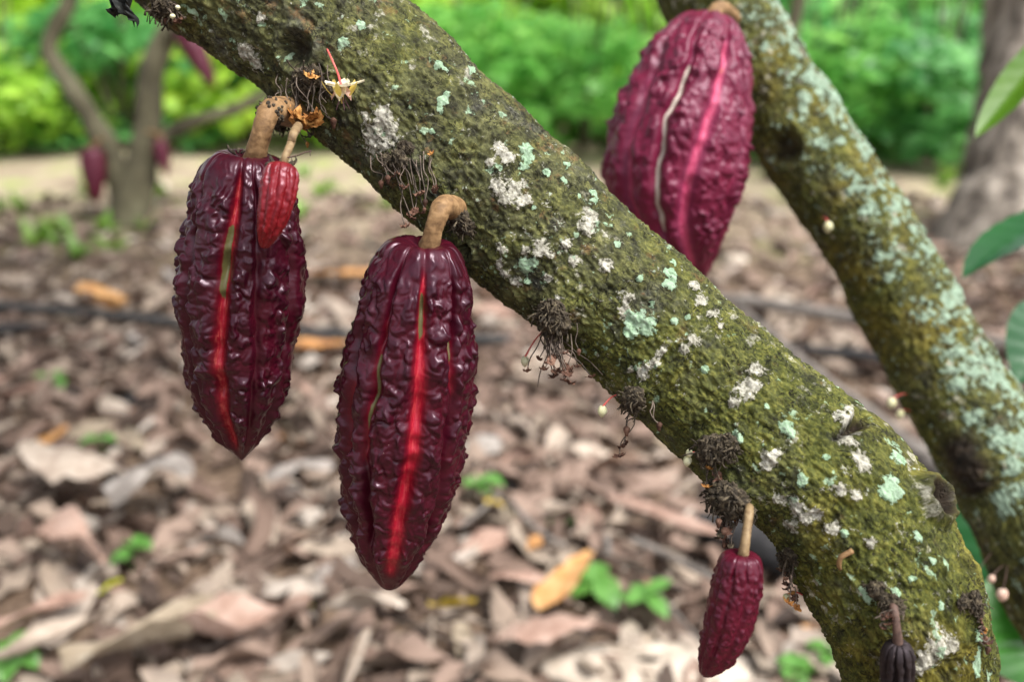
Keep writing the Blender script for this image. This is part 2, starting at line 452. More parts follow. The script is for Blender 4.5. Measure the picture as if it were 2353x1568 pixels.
def soil_mat():
    t = NT("soil_with_leaf_crumbs")
    o = t.coord()
    a = t.noise(o, 3.2, 5, .6); b = t.noise(o, 28, 6, .7); c3 = t.voro(o, 60, 'F1', "Color")
    col = t.ramp(b, [(.3, (.045, .028, .019)), (.48, (.12, .08, .055)), (.62, (.22, .155, .11)), (.78, (.36, .28, .21))])
    far = t.ramp(a, [(.35, (.25, .195, .14)), (.52, (.40, .33, .235)), (.66, (.30, .34, .12))])
    sx = t.n("ShaderNodeSeparateXYZ"); t.put(sx.inputs[0], o)
    col = t.mix(t.math('MULTIPLY', t.step(sx.outputs[1], 3.2, 5.2), .9), col, far)
    return t.done(col, .95, t.bump(t.math('ADD', b, t.math('MULTIPLY', a, .5)), .8, .02), .2)
M['soil'] = soil_mat()

# ------------------------------------------------------------------ ground
def gz(x, y):
    x, y = np.atleast_1d(np.asarray(x, float)), np.atleast_1d(np.asarray(y, float))
    p = np.column_stack([x, y, np.zeros_like(x)])
    return fbm(p, .7, 2, 3) * .03 + fbm(p, 5, 3, 4) * .012

def build_ground():
    a = np.concatenate([-np.geomspace(3.2, 150, 24)[::-1], np.linspace(-3, 3, 121), np.geomspace(3.2, 150, 24)])
    b = np.concatenate([-np.geomspace(.6, 150, 16)[::-1], np.linspace(-.5, 9, 190), np.geomspace(9.3, 150, 20)])
    X, Y = np.meshgrid(a, b)
    v = np.column_stack([X.ravel(), Y.ravel(), gz(X.ravel(), Y.ravel())])
    f = grid_faces(len(b), len(a), closed=False)
    o = link("ground", mesh("ground", v, f[:, ::1], M['soil']))
    o["kind"] = "structure"
build_ground()

# ------------------------------------------------------------------ leaning mossy tree trunks
class Trunk:
    """bark tube with placed features; keeps its surface for things that grow on it"""
    def __init__(self, ctrl, s_fine, nv, step_fine, amp=1.0, seed=0.0):
        q = np.asarray(ctrl, float)
        dense = catmull(q, 40 * len(q))
        s = np.concatenate([[0], np.cumsum(np.linalg.norm(np.diff(dense[:, :3], axis=0), axis=1))])
        vis = [np.argmin(np.linalg.norm(dense[:, :3] - q[k, :3], axis=1)) for k in s_fine]
        s0, s1 = s[vis[0]], s[vis[1]]
        ss = np.concatenate([np.arange(0, s0, .012), np.arange(s0, s1, step_fine), np.arange(s1, s[-1], .012)])
        c = np.column_stack([np.interp(ss, s, dense[:, k]) for k in range(4)])
        self.ss, self.c, self.nv = ss, c, nv
        t, a, b = frames(c[:, :3], hint=-C_FWD)
        th = np.linspace(0, 2 * np.pi, nv, endpoint=False)
        ct, st = np.cos(th)[None], np.sin(th)[None]
        self.dirs = (a[:, None] * ct[..., None] + b[:, None] * st[..., None]).reshape(-1, 3)
        rr = np.repeat(c[:, 3][:, None], nv, 1)
        self.base = (c[:, :3][:, None] + self.dirs.reshape(len(c), nv, 3) * rr[..., None]).reshape(-1, 3)
        self.bark = np.stack([np.repeat(ss[:, None], nv, 1), rr * ct, rr * st], -1).reshape(-1, 3)
        self.px = PX(self.base)
        self.front = ((self.base - CAM) * self.dirs).sum(1) < 0
        self.disp = np.zeros(len(self.base))
        self.at = {k: np.zeros(len(self.base)) for k in ('lw', 'lm', 'moss', 'rot_shade')}
        B = self.bark
        self.disp += fbm(B, 16, 2, 1 + seed) * .0045 * amp + fbm(B, 55, 3, 2 + seed) * .0016 * amp
        k = np.abs(fbm(B * (.7, 1, 1), 150, 3, 3 + seed))
        self.disp += (.22 - k) * .0030 * amp
        self.disp += fbm(B * (.6, 1, 1), 420, 2, 4 + seed) * .0016 * amp
    def idx(self, x, y):
        d = ((self.px - (x, y)) ** 2).sum(1) + np.where(self.front, 0, 1e9)
        return int(np.argmin(d))
    def near(self, x, y, rpx):
        """feature mask: distance in units of the pixel radius rpx, measured on the unrolled bark"""
        i = self.idx(x, y)
        sc = np.linalg.norm(self.base[i] - CAM) / FPX
        return np.linalg.norm(self.bark - self.bark[i], axis=1) / (rpx * sc)
    def patch(self, key, x, y, rpx, amt=1.0):
        d = self.near(x, y, rpx)
        self.at[key] = np.maximum(self.at[key], np.clip(1.15 - .72 * d, 0, 1) * amt)
    def finish(self):
        lich = smooth(.35, .6, np.maximum(self.at['lw'], self.at['lm']))
        self.disp += lich * (.0005 + np.abs(fbm(self.bark, 500, 2, 9)) * .0012)
        self.v = self.base + self.dirs * self.disp[:, None]
        self.f = grid_faces(len(self.ss), self.nv)
        return self.v, self.f, {'bark': self.bark, **self.at}
    def point(self, x, y):
        i = self.idx(x, y)
        return self.v[i].copy(), self.dirs[i].copy()

def K(x, y, rpx, d):
    return (*P(x, y, d), rpx * d / FPX)

low = P(2115, 1568, .492)
main_ctrl = [(-.98, .86, 2.10, .034), (-.62, .72, 1.62, .040), (-.36, .62, 1.32, .043), K(350, -245, 196, .548),
             K(623, -12, 188, .540), K(843, 168, 180, .535), K(1217, 510, 174, .528), K(1514, 768, 167, .516), K(1653, 898, 167, .506),
             K(1778, 1013, 180, .496), K(1916, 1133, 186, .487), K(2030, 1312, 184, .482), K(2085, 1440, 173, .484), K(2115, 1568, 164, .492),
             (low[0] + .022, low[1] + .01, .62, .036), (low[0] + .035, low[1] + .02, .35, .042), (low[0] + .04, low[1] + .02, .10, .052), (low[0] + .04, low[1] + .02, -.06, .075)]
T = Trunk(main_ctrl, (3, 14), 400, .00068)
# moss gets richer towards the foot of the stem
sfoot = T.ss[np.argmin(np.linalg.norm(T.c[:, :3] - P(1514, 768, .52), axis=1))]
T.at['moss'] = np.clip(.42 + .58 * smooth(sfoot - .16, sfoot + .20, T.bark[:, 0]), 0, 1)
for x, y, r in [(880, 285, 36), (868, 318, 36), (895, 312, 30), (562, 118, 20), (580, 140, 24), (570, 128, 22), (600, 40, 12), (1145, 345, 22), (1165, 365, 20), (1130, 370, 14),
                (1150, 425, 26), (1180, 440, 24), (1200, 465, 22), (1165, 462, 18), (1355, 500, 22), (1345, 525, 16), (1240, 572, 22), (1215, 578, 14), (1260, 585, 13), (1158, 575, 14), (1155, 600, 15),
                (1165, 622, 13), (1190, 640, 12), (1480, 850, 22), (1505, 840, 18), (1520, 810, 14), (1450, 850, 10), (1590, 785, 17), (1575, 800, 12), (1735, 850, 22), (1725, 880, 20), (1705, 905, 22),
                (1685, 920, 16), (1600, 655, 16), (1615, 690, 20), (1640, 720, 18), (1655, 750, 13), (1440, 690, 20), (1430, 715, 18), (1775, 1050, 18), (1765, 1070, 13), (1830, 1165, 22), (1800, 1150, 18), (1855, 1190, 22),
                (1885, 1185, 18), (1820, 1205, 20), (1970, 1055, 20), (1985, 1070, 14), (1940, 970, 20), (1950, 950, 14), (1950, 1012, 20), (1965, 1000, 14), (1930, 1130, 14), (1960, 1140, 12), (2165, 1495, 28), (2140, 1508, 26),
                (2185, 1485, 20), (2125, 1535, 20), (2110, 1545, 16), (1040, 480, 12), (1260, 640, 12), (1320, 600, 14), (1300, 560, 12), (1910, 1215, 16), (985, 60, 12), (1290, 680, 11), (2000, 1245, 12), (1395, 610, 16)]:
    T.patch('lw', x, y, r)
for x, y, r in [(1208, 345, 17), (1212, 365, 15), (1203, 385, 11), (1365, 448, 12), (1362, 465, 11), (1465, 738, 26), (1485, 752, 22), (1450, 765, 18), (1212, 608, 20), (1225, 602, 14), (1218, 645, 9), (1543, 625, 18),
                (1540, 650, 18), (1548, 605, 10), (1300, 380, 9), (1293, 420, 9), (1255, 402, 11), (1018, 228, 12), (1013, 248, 11), (1028, 215, 9), (1005, 150, 11), (1018, 160, 9), (785, 98, 13), (1078, 163, 12), (1095, 180, 10), (1550, 737, 11),
                (1690, 1005, 15), (1700, 1012, 10), (2050, 1115, 20), (2045, 1135, 18), (2062, 1130, 15), (2060, 1058, 15), (1845, 1102, 14), (1838, 1110, 9), (1808, 985, 17), (1820, 992, 11), (1995, 1372, 17), (2248, 1465, 13),
                (2250, 1500, 11), (2252, 1535, 14), (830, 60, 10), (1225, 480, 7), (1330, 450, 7), (1420, 560, 8), (1500, 700, 9), (1620, 850, 8), (1580, 730, 8), (1900, 1050, 8), (2110, 1235, 9), (2140, 1290, 9), (2095, 1330, 9),
                (2060, 1360, 8), (1940, 1225, 9), (1760, 935, 8), (1470, 640, 8), (2165, 1395, 8), (1770, 760, 6), (990, 300, 7)]:
    T.patch('lm', x, y, r)
# knot scar with its collar, small hole, sawn notch, broken stub
d = T.near(682, 112, 40)
T.disp += np.exp(-((d - 1.15) / .28) ** 2) * .0040 - np.exp(-(d / .75) ** 2) * .0075
T.at['rot_shade'] = np.maximum(T.at['rot_shade'], np.clip(1.25 - 1.35 * d, 0, .9))
d = T.near(1078, 572, 19)
T.disp += np.exp(-((d - 1.2) / .35) ** 2) * .0022 - np.exp(-(d / .7) ** 2) * .0070
T.at['rot_shade'] = np.maximum(T.at['rot_shade'], np.clip(1.3 - 1.3 * d, 0, 1))
d = T.near(2140, 1152, 36)
T.disp += np.exp(-((d - 1.0) / .38) ** 2) * .0075 - np.exp(-(d / .6) ** 2) * .0140
T.at['rot_shade'] = np.maximum(T.at['rot_shade'], np.clip(2.3 - 1.6 * d, 0, 1))
for k in range(9):
    u = k / 8
    d = T.near(1916 + 62 * u, 1010 - 40 * u, 5 + 11 * u)
    T.disp -= np.exp(-(d / .8) ** 2) * (.0025 + .0045 * u)
    T.at['rot_shade'] = np.maximum(T.at['rot_shade'], np.clip(1.4 - 1.1 * d, 0, 1))  # the cut's shade is painted into the notch
d = T.near(1945, 965, 30)
T.disp += np.exp(-(d / .9) ** 2) * .0022
for x, y, r, h in [(930, 365, 34, .004), (700, 205, 44, .004), (1285, 725, 40, .006), (1470, 900, 30, .005), (1640, 1030, 34, .005), (1690, 1130, 40, .007), (2050, 1390, 24, .003), (1030, 475, 26, .003), (400, 15, 36, .005), (1150, 445, 50, .0015), (646, 240, 26, .010), (1044, 486, 24, .006)]:
    T.disp += np.exp(-T.near(x, y, r) ** 2) * h
tv, tf, ta = T.finish()
tree = Thing("cacao_tree", "thick leaning mossy cacao stem with pale lichen patches carrying the two large maroon pods", "tree", (main_ctrl[-1][0], main_ctrl[-1][1], 0))
tree.add("trunk", tv, tf, M['bark'], ta)

rear_ctrl = [(-.2, 1.0, 2.2, .027), (.05, .92, 1.62, .031), (.13, .88, 1.40, .032), K(1600, -110, 100, .83), K(1668, 10, 98, .825), K(1765, 175, 100, .815), K(1875, 365, 104, .80), K(2007, 565, 106, .785), K(2092, 715, 110, .775),
             K(2175, 865, 115, .765), K(2305, 1080, 124, .75), K(2400, 1260, 134, .735), (.475, .61, .50, .046), (.52, .58, .25, .052), (.53, .57, .05, .066), (.53, .57, -.06, .08)]
S = Trunk(rear_ctrl, (3, 11), 220, .0016, 1.1, 5.0)
S.at['moss'] = np.clip(.25 + .75 * smooth(.55, 1.1, S.bark[:, 0]), 0, 1)
n1 = fbm(S.bark, 40, 3, 6); n2 = fbm(S.bark, 150, 3, 7)
side = (S.px[:, 0] - np.interp(S.px[:, 1], [0, 175, 365, 565, 865, 1080, 1260], [1660, 1765, 1875, 2007, 2175, 2305, 2400])) / 100
S.at['lm'] = np.clip(.10 + .30 * np.clip(side, -1, 1) + n1 * .7 + n2 * .8, 0, .9)
for x, y, r in [(1850, 230, 24), (1830, 120, 22), (1905, 255, 22), (1930, 330, 16), (1880, 215, 22), (2000, 480, 22), (1955, 440, 16), (2020, 590, 18), (2045, 640, 16), (2240, 960, 30), (2290, 1010, 36), (2330, 1080, 40), (2310, 1150, 36), (2200, 880, 24), (2130, 720, 20)]:
    S.patch('lm', x, y, r * .8, .8)
d = S.near(1805, 340, 42)
S.disp += np.exp(-((d - 1.1) / .4) ** 2) * .004 - np.exp(-(d / .8) ** 2) * .006
S.at['rot_shade'] = np.maximum(S.at['rot_shade'], np.clip(1.2 - d, 0, .8))
for x, y, r in [(2212, 1035, 44), (2232, 1078, 48), (2252, 1120, 42)]:
    d = S.near(x, y, r); S.disp += np.exp(-d ** 2) * .004
    S.at['rot_shade'] = np.maximum(S.at['rot_shade'], np.clip(1.5 - 1.0 * d, 0, 1)); S.at['lm'] *= smooth(.7, 1.3, d)
sv, sf, sa = S.finish()
rear = Thing("cacao_tree", "slimmer leaning cacao stem crusted with mint green lichen behind the mossy stem", "tree", (.53, .57, 0))
rear.add("trunk", sv, sf, M['bark_rear'], sa)

# ------------------------------------------------------------------ cacao pods
def pod_shape(axis, prof, furrows, right, nu=300, nv=380, wart=.0016, cell=.0052, warp=1.0, seed=0.0, ridge=.0022, tipfade=.93, lump=.0012, slim=.90):
    """axis: points top..tip; prof: (position along axis, radius) in pod lengths, shoulder first; furrows: dicts
       ang: list of (t, degrees) seen from the camera side, w metres, dep metres, red, green:(t0,t1,side), scar"""
    ax = catmull(np.asarray(axis, float), 60)
    L = np.linalg.norm(np.diff(ax, axis=0), axis=1).sum()
    pr = catmull(np.asarray(prof, float), 40 * len(prof)) * L * (1, slim)
    arc = np.concatenate([[0], np.cumsum(np.linalg.norm(np.diff(pr, axis=0), axis=1))])
    ss = np.linspace(0, arc[-1], nu)
    z = np.interp(ss, arc, pr[:, 0]); r = np.maximum(np.interp(ss, arc, pr[:, 1]), 2e-5)
    al = np.concatenate([[0], np.cumsum(np.linalg.norm(np.diff(ax, axis=0), axis=1))])
    zc = np.clip(z, 0, L)
    c = np.column_stack([np.interp(zc, al, ax[:, k]) for k in range(3)])
    tdir = np.gradient(ax, axis=0); tdir /= np.linalg.norm(tdir, axis=1)[:, None]
    td = np.column_stack([np.interp(zc, al, tdir[:, k]) for k in range(3)])
    c = c + td * (z - zc)[:, None]
    rt = np.asarray(right, float); rt = rt - td * (td @ rt)[:, None]; rt /= np.linalg.norm(rt, axis=1)[:, None]
    fr = np.cross(td, rt)
    if (fr @ C_FWD).mean() > 0: fr = -fr
    th = np.linspace(-np.pi, np.pi, nv, endpoint=False)
    dirs = fr[:, None] * np.cos(th)[None, :, None] + rt[:, None] * np.sin(th)[None, :, None]
    rr = np.repeat(r[:, None], nv, 1); tt = np.repeat((z / L)[:, None], nv, 1); TH = np.repeat(th[None], nu, 0)
    flat = np.stack([rr * np.cos(TH), rr * np.sin(TH), np.repeat(z[:, None], nv, 1)], -1).reshape(-1, 3)
    near0 = smooth(.0, .12, tt) ; tip = 1 - smooth(tipfade - .13, 1.0, tt)
    off = np.zeros_like(rr); red = np.zeros_like(rr); grn = np.zeros_like(rr); scr = np.zeros_like(rr); gro = np.zeros_like(rr)
    for fu in furrows:
        a = np.array(fu['ang'], float)
        cen = np.interp(tt, a[:, 0], a[:, 1]) * np.pi / 180 + fbm(np.column_stack([tt.ravel() * 9, np.full(tt.size, fu['ang'][0][1]), np.zeros(tt.size)]), 1, 2, seed).reshape(tt.shape) * (.035 if fu.get('red', 0) > .9 else .11)
        dl = (np.mod(TH - cen + np.pi, 2 * np.pi) - np.pi) * np.maximum(rr, .004)
        w = fu['w'] * (.35 + .65 * smooth(fu.get('t0', .05), fu.get('t0', .05) + .3, tt) * (1 - .5 * smooth(.75, 1, tt)))
        g = np.exp(-(dl / w) ** 2)
        off -= fu['dep'] * g * (.35 + .65 * near0) * (.25 + .75 * tip) * (.75 + 1.1 * fbm(np.column_stack([tt.ravel() * 14, np.full(tt.size, fu['ang'][0][1]), np.ones(tt.size)]), 1, 2, seed).reshape(tt.shape))
        gro = np.maximum(gro, g)
        lim = smooth(fu.get('r0', .04), fu.get('r0', .04) + .08, tt) * (1 - smooth(fu.get('r1', .9) - .08, fu.get('r1', .9), tt))
        red = np.maximum(red, fu.get('red', 0) * np.exp(-(dl / (w * .85)) ** 2) * lim)
        if 'green' in fu:
            g0, g1, sd, amt = fu['green']
            grn = np.maximum(grn, amt * np.exp(-((dl - sd * w * .45) / (w * .60)) ** 2) * smooth(g0, g0 + .04, tt) * (1 - smooth(g1 - .1, g1, tt)))
        if 'scar' in fu:
            g0, g1, amt = fu['scar']
            scr = np.maximum(scr, amt * np.exp(-(dl / (w * .5)) ** 2) * smooth(g0, g0 + .05, tt) * (1 - smooth(g1 - .08, g1, tt)))
    rid = (1 - gro)
    off += ridge * (rid - .5) * near0 * (.3 + .7 * tip)
    Rm = r.max() * .8
    uu = TH.ravel() * Rm + fbm(flat, 130, 2, seed + 1) * cell * warp; zz = flat[:, 2] + fbm(flat, 130, 2, seed + 2) * cell * warp
    def layer(cs, sg, sd, str_):
        per = max(6, int(round(2 * np.pi * Rm / cs)))
        return beads((uu + np.pi * Rm) / (2 * np.pi * Rm) * per, zz / (cs * str_), per, sg, sd).reshape(rr.shape)
    dome = layer(cell, .48, int(seed), 1.45); dome2 = layer(cell * .55, .46, int(seed) + 9, 1.2)
    big = (.55 + 1.1 * np.clip(fbm(flat, 60, 2, seed + 5) + .3, 0, 1)).reshape(rr.shape)
    amt = smooth(.02, .16, tt) * .70 + .30 * smooth(.0, .03, tt)
    amt = amt * (.35 + .65 * tip) * np.clip(rid * 1.15, 0, 1) ** 1.3
    off += wart * amt * big * (dome * 1.0 + dome2 * .38 - .50)
    off += fbm(flat, 38, 2, seed + 8).reshape(rr.shape) * lump * 2
    off = np.maximum(off, -rr * .6)
    scale = smooth(0, np.where(tt > .5, .42 * r.max(), .10 * r.max()), rr)
    v = c[:, None] + dirs * (rr + off * scale)[..., None]
    # warts also rise along the shoulder
    sh = (1 - smooth(0, .05, tt)) * scale
    v = v - td[:, None] * ((off * sh) * .8)[..., None]
    att = {'furrow': red.ravel(), 'green': grn.ravel(), 'scar': scr.ravel(), 'wart': np.clip(dome * .75 + .15 + .3 * dome2, 0, 1).ravel() * (.4 + .6 * rid.ravel()), 'podv': flat}
    return v.reshape(-1, 3), grid_faces(nu, nv), att

def evenly(first, seed=0, skip=(), **kw):
    return [dict(ang=[(0, first + 36 * k + (-5 if k % 2 else 4)), (1, first + 36 * k)], w=.0022 if k % 2 else .0030, dep=.0010 if k % 2 else .0026, **kw) for k in range(10) if k not in skip]

def calyx(th, root, n, r, mat, spread=1.0, up=None, k0=0):
    """shrivelled sepals round the top of a pod"""
    up = np.array([0, 0, 1.]) if up is None else up
    a, b = np.array([1., 0, 0]), np.cross(up, [1., 0, 0])
    rs = np.random.default_rng(50 + k0)
    for k in range(n):
        an = 2 * np.pi * k / n + rs.uniform(-.3, .3); o = np.cos(an) * a + np.sin(an) * b
        l = r * rs.uniform(1.2, 2.0)
        pts = [root + o * r * .55, root + o * (r * .8 + l * .35 * spread) + up * l * .25, root + o * (r * .8 + l * .6 * spread) + up * l * rs.uniform(-.1, .7), root + o * (r * .8 + l * .5 * spread) + up * l * rs.uniform(.2, 1.0)]
        v, f = tube(pts, [r * .18, r * .24, r * .12, r * .04], 5, 9)
        th.add("sepal", v, f, mat)

# pod hanging by the thick stalk from the knot
pa = [P(566, 352, .482), P(556, 640, .500), P(548, 850, .515), P(556, 1060, .530)]
profA = [(.020, .0), (.008, .045), (.0, .085), (.012, .118), (.045, .146), (.10, .163), (.20, .182), (.31, .203), (.42, .212), (.56, .200), (.70, .176), (.82, .136), (.90, .090), (.955, .046), (.985, .017), (1.0, .0)]
fa = evenly(-4, skip=(0,))
fa.append(dict(ang=[(0, 8), (.12, 5), (.3, -1), (.55, -5), (.8, -6), (1, -2)], w=.0036, dep=.0038, red=1.05, green=(.17, .46, -.5, 1.0), r0=.01, r1=.97, t0=.0))
v, f, at = pod_shape(pa, profA, fa, C_RIGHT, seed=1.3, wart=.0025, cell=.0049, slim=.865)
pod1 = Thing("cacao_pod", "dark maroon warty pod hanging by a thick stalk behind the tiny red pod", "cacao pod", pa[0])
pod1.add("pod_body", v, f, M['pod'], at)
sp, sn = T.point(662, 252)
pts = [P(705, 262, .535), P(668, 257, .508), P(634, 252, .487), P(618, 259, .4805), P(610, 277, .4785), P(601, 306, .479), P(592, 338, .482), P(584, 372, .487)]
v, f = tube(pts, [.0085, .0078, .0064, .0057, .0051, .0049, .0050, .0058], 26, 70, jitter=.0005, jscale=300)
st = pod1.add("stalk", v, f, M['stalk'])
rs = np.random.default_rng(3)
for k in range(60):
    ti = rs.integers(16, 34) * 26 + rs.integers(0, 26); q = v[ti]
    b, bf = ball(6, 8); b = b * rs.uniform(.0005, .0013, 3); b += fbm(b, 900, 2, k)[:, None] * .0006
    pod1.add("bark_crumb", b + q, tidy(bf), M['dry_dark'], parent=st)
calyx(pod1, P(545, 352, .478), 4, .0032, M['dry_dark'], .5, k0=2)

# the longest pod, in the middle
pb = [P(972, 556, .478), P(946, 800, .494), P(922, 1050, .512), P(893, 1358, .533)]
profB = [(.022, .0), (.008, .045), (.0, .080), (.012, .106), (.045, .126), (.10, .145), (.18, .163), (.30, .186), (.43, .194), (.56, .188), (.68, .170), (.80, .137), (.89, .094), (.95, .058), (.985, .030), (1.0, .0)]
fb = [dict(ang=[(0, 8), (.15, 11), (.3, 14), (.5, 15), (.7, 8), (1, 6)], w=.0045, dep=.0036, red=1.1, green=(.08, .27, -.2, 1.0), r0=.02, r1=.95, t0=.06)]
fb += [dict(ang=[(0, -20), (.25, -24), (.45, -30), (1, -26)], w=.0026, dep=.0032, red=.55, green=(.24, .52, .2, .8), r0=.12, r1=.6),
       dict(ang=[(0, 46), (1, 48)], w=.0025, dep=.0030, red=.5, green=(.18, .34, .0, .7), r0=.15, r1=.4),
       dict(ang=[(0, -56), (1, -55)], w=.0032, dep=.0032, red=.6, r0=.3, r1=.65)]
fb += [dict(ang=[(0, a), (1, a)], w=.0026, dep=.0018) for a in (84, 120, 156, -92, -128, -164)]
v, f, at = pod_shape(pb, profB, fb, C_RIGHT, seed=7.7, wart=.0026, cell=.0047, slim=.875)
pod2 = Thing("cacao_pod", "longest dark maroon pod with a bright red groove, hanging lowest under the stem", "cacao pod", pb[0])
pod2.add("pod_body", v, f, M['pod_b'], at)
sp, sn = T.point(1046, 484)
pts = [P(1092, 508, .530), P(1060, 490, .507), P(1030, 475, .488), P(1016, 477, .4805), P(1008, 493, .4785), P(1000, 516, .479), P(992, 545, .481), P(983, 577, .485)]
v, f = tube(pts, [.0082, .0074, .0060, .0053, .0048, .0046, .0046, .0054], 26, 70, jitter=.0005, jscale=300, seed=3)
st2 = pod2.add("stalk", v, f, M['stalk'])

# big rear pod resting against the lichen crusted stem
pc = [P(1630, 38, .745), P(1601, 160, .743), P(1568, 290, .745), P(1550, 400, .750), P(1560, 510, .757), P(1588, 590, .763), P(1613, 650, .768)]
profC = [(.03, .0), (.012, .040), (.0, .066), (.010, .092), (.035, .122), (.10, .168), (.175, .203), (.25, .226), (.34, .248), (.48, .272), (.60, .268), (.72, .232), (.83, .172), (.91, .108), (.965, .052), (1.0, .0)]
fc = [dict(ang=[(0, 26), (.2, 20), (.35, 16), (.6, 2), (.8, -6), (1, -10)], w=.0062, dep=.004, red=.95, green=(.20, .30, .1, .8), r0=.08, r1=.96),
      dict(ang=[(0, -12), (.25, -16), (.5, -22), (.8, -24), (1, -20)], w=.0036, dep=.0042, red=.4, scar=(.22, .80, .95), r0=.1, r1=.9),
      dict(ang=[(0, -52), (.5, -50), (1, -50)], w=.0050, dep=.0036, red=.75, r0=.25, r1=.8),
      dict(ang=[(0, 52), (1, 46)], w=.0034, dep=.0040, red=.3, scar=(.40, .5, .6))]
fc += [dict(ang=[(0, a), (1, a)], w=.0040, dep=.0038) for a in (84, 120, 156, -88, -124, -160)]
v, f, at = pod_shape(pc, profC, fc, C_RIGHT, nu=220, nv=280, seed=13.1, wart=.0036, cell=.0066, slim=.92)
pod3 = Thing("cacao_pod", "fat pinkish crimson pod with pale scarred grooves against the lichen crusted stem", "cacao pod", pc[0])
pod3.add("pod_body", v, f, M['pod_pink'], at)
sp, sn = S.point(1690, 40)
v, f = tube([sp - sn * .01, P(1660, 20, .765), P(1642, 28, .75), P(1632, 48, .748)], [.006, .0062, .006, .006], 14, 24, jitter=.001, jscale=200)
pod3.add("stalk", v, f, M['stalk'])

# small pods
def small_pod(name, label, axis, prof, mat, seed, wart, cell, stalk, srad, smat, nu=120, nv=150, furrow_w=.0011, dep=.0010, first=6, cal=0, calmat='dry_dark'):
    fu = [dict(ang=[(0, first + 36 * k), (1, first + 36 * k)], w=furrow_w, dep=dep * (1 if k % 2 else .7)) for k in range(10)]
    v, f, at = pod_shape(axis, prof, fu, C_RIGHT, nu=nu, nv=nv, seed=seed, wart=wart, cell=cell, ridge=dep * .6, lump=.0003)
    th = Thing(name, label, "cacao pod", axis[0])
    th.add("pod_body", v, f, M[mat], at)
    v, f = tube(stalk, srad, 14, 30, jitter=.0003, jscale=300)
    th.add("stalk", v, f, M[smat])
    if cal: calyx(th, np.asarray(axis[0]) - np.array([0, 0, .001]), cal, .0042, M[calmat], .9, k0=int(seed))
    return th

profS = [(.015, .0), (.0, .08), (.02, .14), (.07, .178), (.16, .196), (.30, .200), (.46, .188), (.62, .160), (.78, .122), (.9, .080), (.97, .040), (1.0, .0)]
ta_ = [P(648, 378, .452), P(640, 440, .449), P(624, 510, .450), P(604, 571, .455)]
sp, sn = T.point(690, 285)
profT = [(.015, .0), (.0, .085), (.015, .145), (.06, .188), (.16, .212), (.32, .212), (.50, .198), (.66, .172), (.80, .138), (.91, .095), (.975, .050), (1.0, .0)]
small_pod("young_cacao_pod", "tiny bright red ribbed pod hanging in front of a big maroon pod", ta_, profT, 'pod_red', 21, .0005, .0020,
          [sp - sn * .004, P(678, 300, .464), P(668, 330, .456), P(655, 362, .451), P(650, 386, .4535)], [.0024, .0021, .0019, .0019, .0024], 'stalk_pale', cal=7)
profD = [(.015, .0), (.0, .08), (.015, .135), (.06, .162), (.16, .178), (.30, .186), (.48, .190), (.62, .175), (.76, .142), (.88, .098), (.96, .052), (1.0, .0)]
da = [P(1704, 1272, .440), P(1694, 1350, .443), P(1664, 1460, .449), P(1616, 1558, .456)]
sp, sn = T.point(1722, 1168)
small_pod("young_cacao_pod", "small plum coloured wrinkled pod on a straight thin stalk under the mossy stem", da, profD, 'pod_small', 31, .0012, .0026,
          [sp - sn * .004, P(1722, 1172, .447), P(1717, 1215, .441), P(1710, 1262, .438), P(1706, 1284, .441)], [.0019, .0020, .0020, .0023, .0026], 'stalk_pale', nu=170, nv=200, furrow_w=.0012, dep=.0009)
ea = [P(2064, 1478, .437), P(2062, 1560, .443), P(2060, 1640, .449), P(2062, 1700, .454)]
sp, sn = T.point(2052, 1388)
small_pod("shrivelled_cacao_pod", "black shrivelled young pod dangling against the mossy stem", ea, [(a, b * .75) for a, b in profS], 'pod_black', 41, .0005, .0022,
          [sp - sn * .004, P(2054, 1400, .438), P(2060, 1440, .436), P(2064, 1486, .438)], [.0020, .0019, .0018, .0024], 'stalk_dark', dep=.0016, cal=0)

# ------------------------------------------------------------------ dried flower cushions, buds, blossom
def petals(c, r, n, seed, droop=.6, up=(0, 0, 1.), cup=.7):
    """crumpled dry flower: n curled blades round a centre"""
    rs = np.random.default_rng(seed); parts = []
    up = np.asarray(up, float) + rs.normal(size=3) * .5; up /= np.linalg.norm(up)
    a = np.cross(up, rs.normal(size=3)); a /= np.linalg.norm(a); b = np.cross(up, a)
    for k in range(n):
        an = 2 * np.pi * (k + rs.uniform(-.25, .25)) / n; o = np.cos(an) * a + np.sin(an) * b; s = np.cross(up, o)
        l = r * rs.uniform(.7, 1.25); w = r * rs.uniform(.28, .45); nu, nw = 6, 4
        u = np.linspace(0, 1, nu)[:, None]; x = np.linspace(-1, 1, nw)[None]
        bend = rs.uniform(.6, 2.2) * cup
        out = l * np.sin(bend * u) / bend; hgt = -l * droop * (1 - np.cos(bend * u)) / bend
        wid = w * np.sin(np.pi * (.12 + .85 * u)) * x
        v = c + o * (out + 0 * x)[..., None] + up * (hgt + .35 * w * x * x)[..., None] + s * wid[..., None]
        v = v.reshape(-1, 3); v += rs.normal(size=v.shape) * r * .05
        parts.append((v, grid_faces(nu, nw, closed=False)))
    b_, bf = ball(6, 8); parts.append((b_ * r * .28 + c, bf))
    return join(parts)

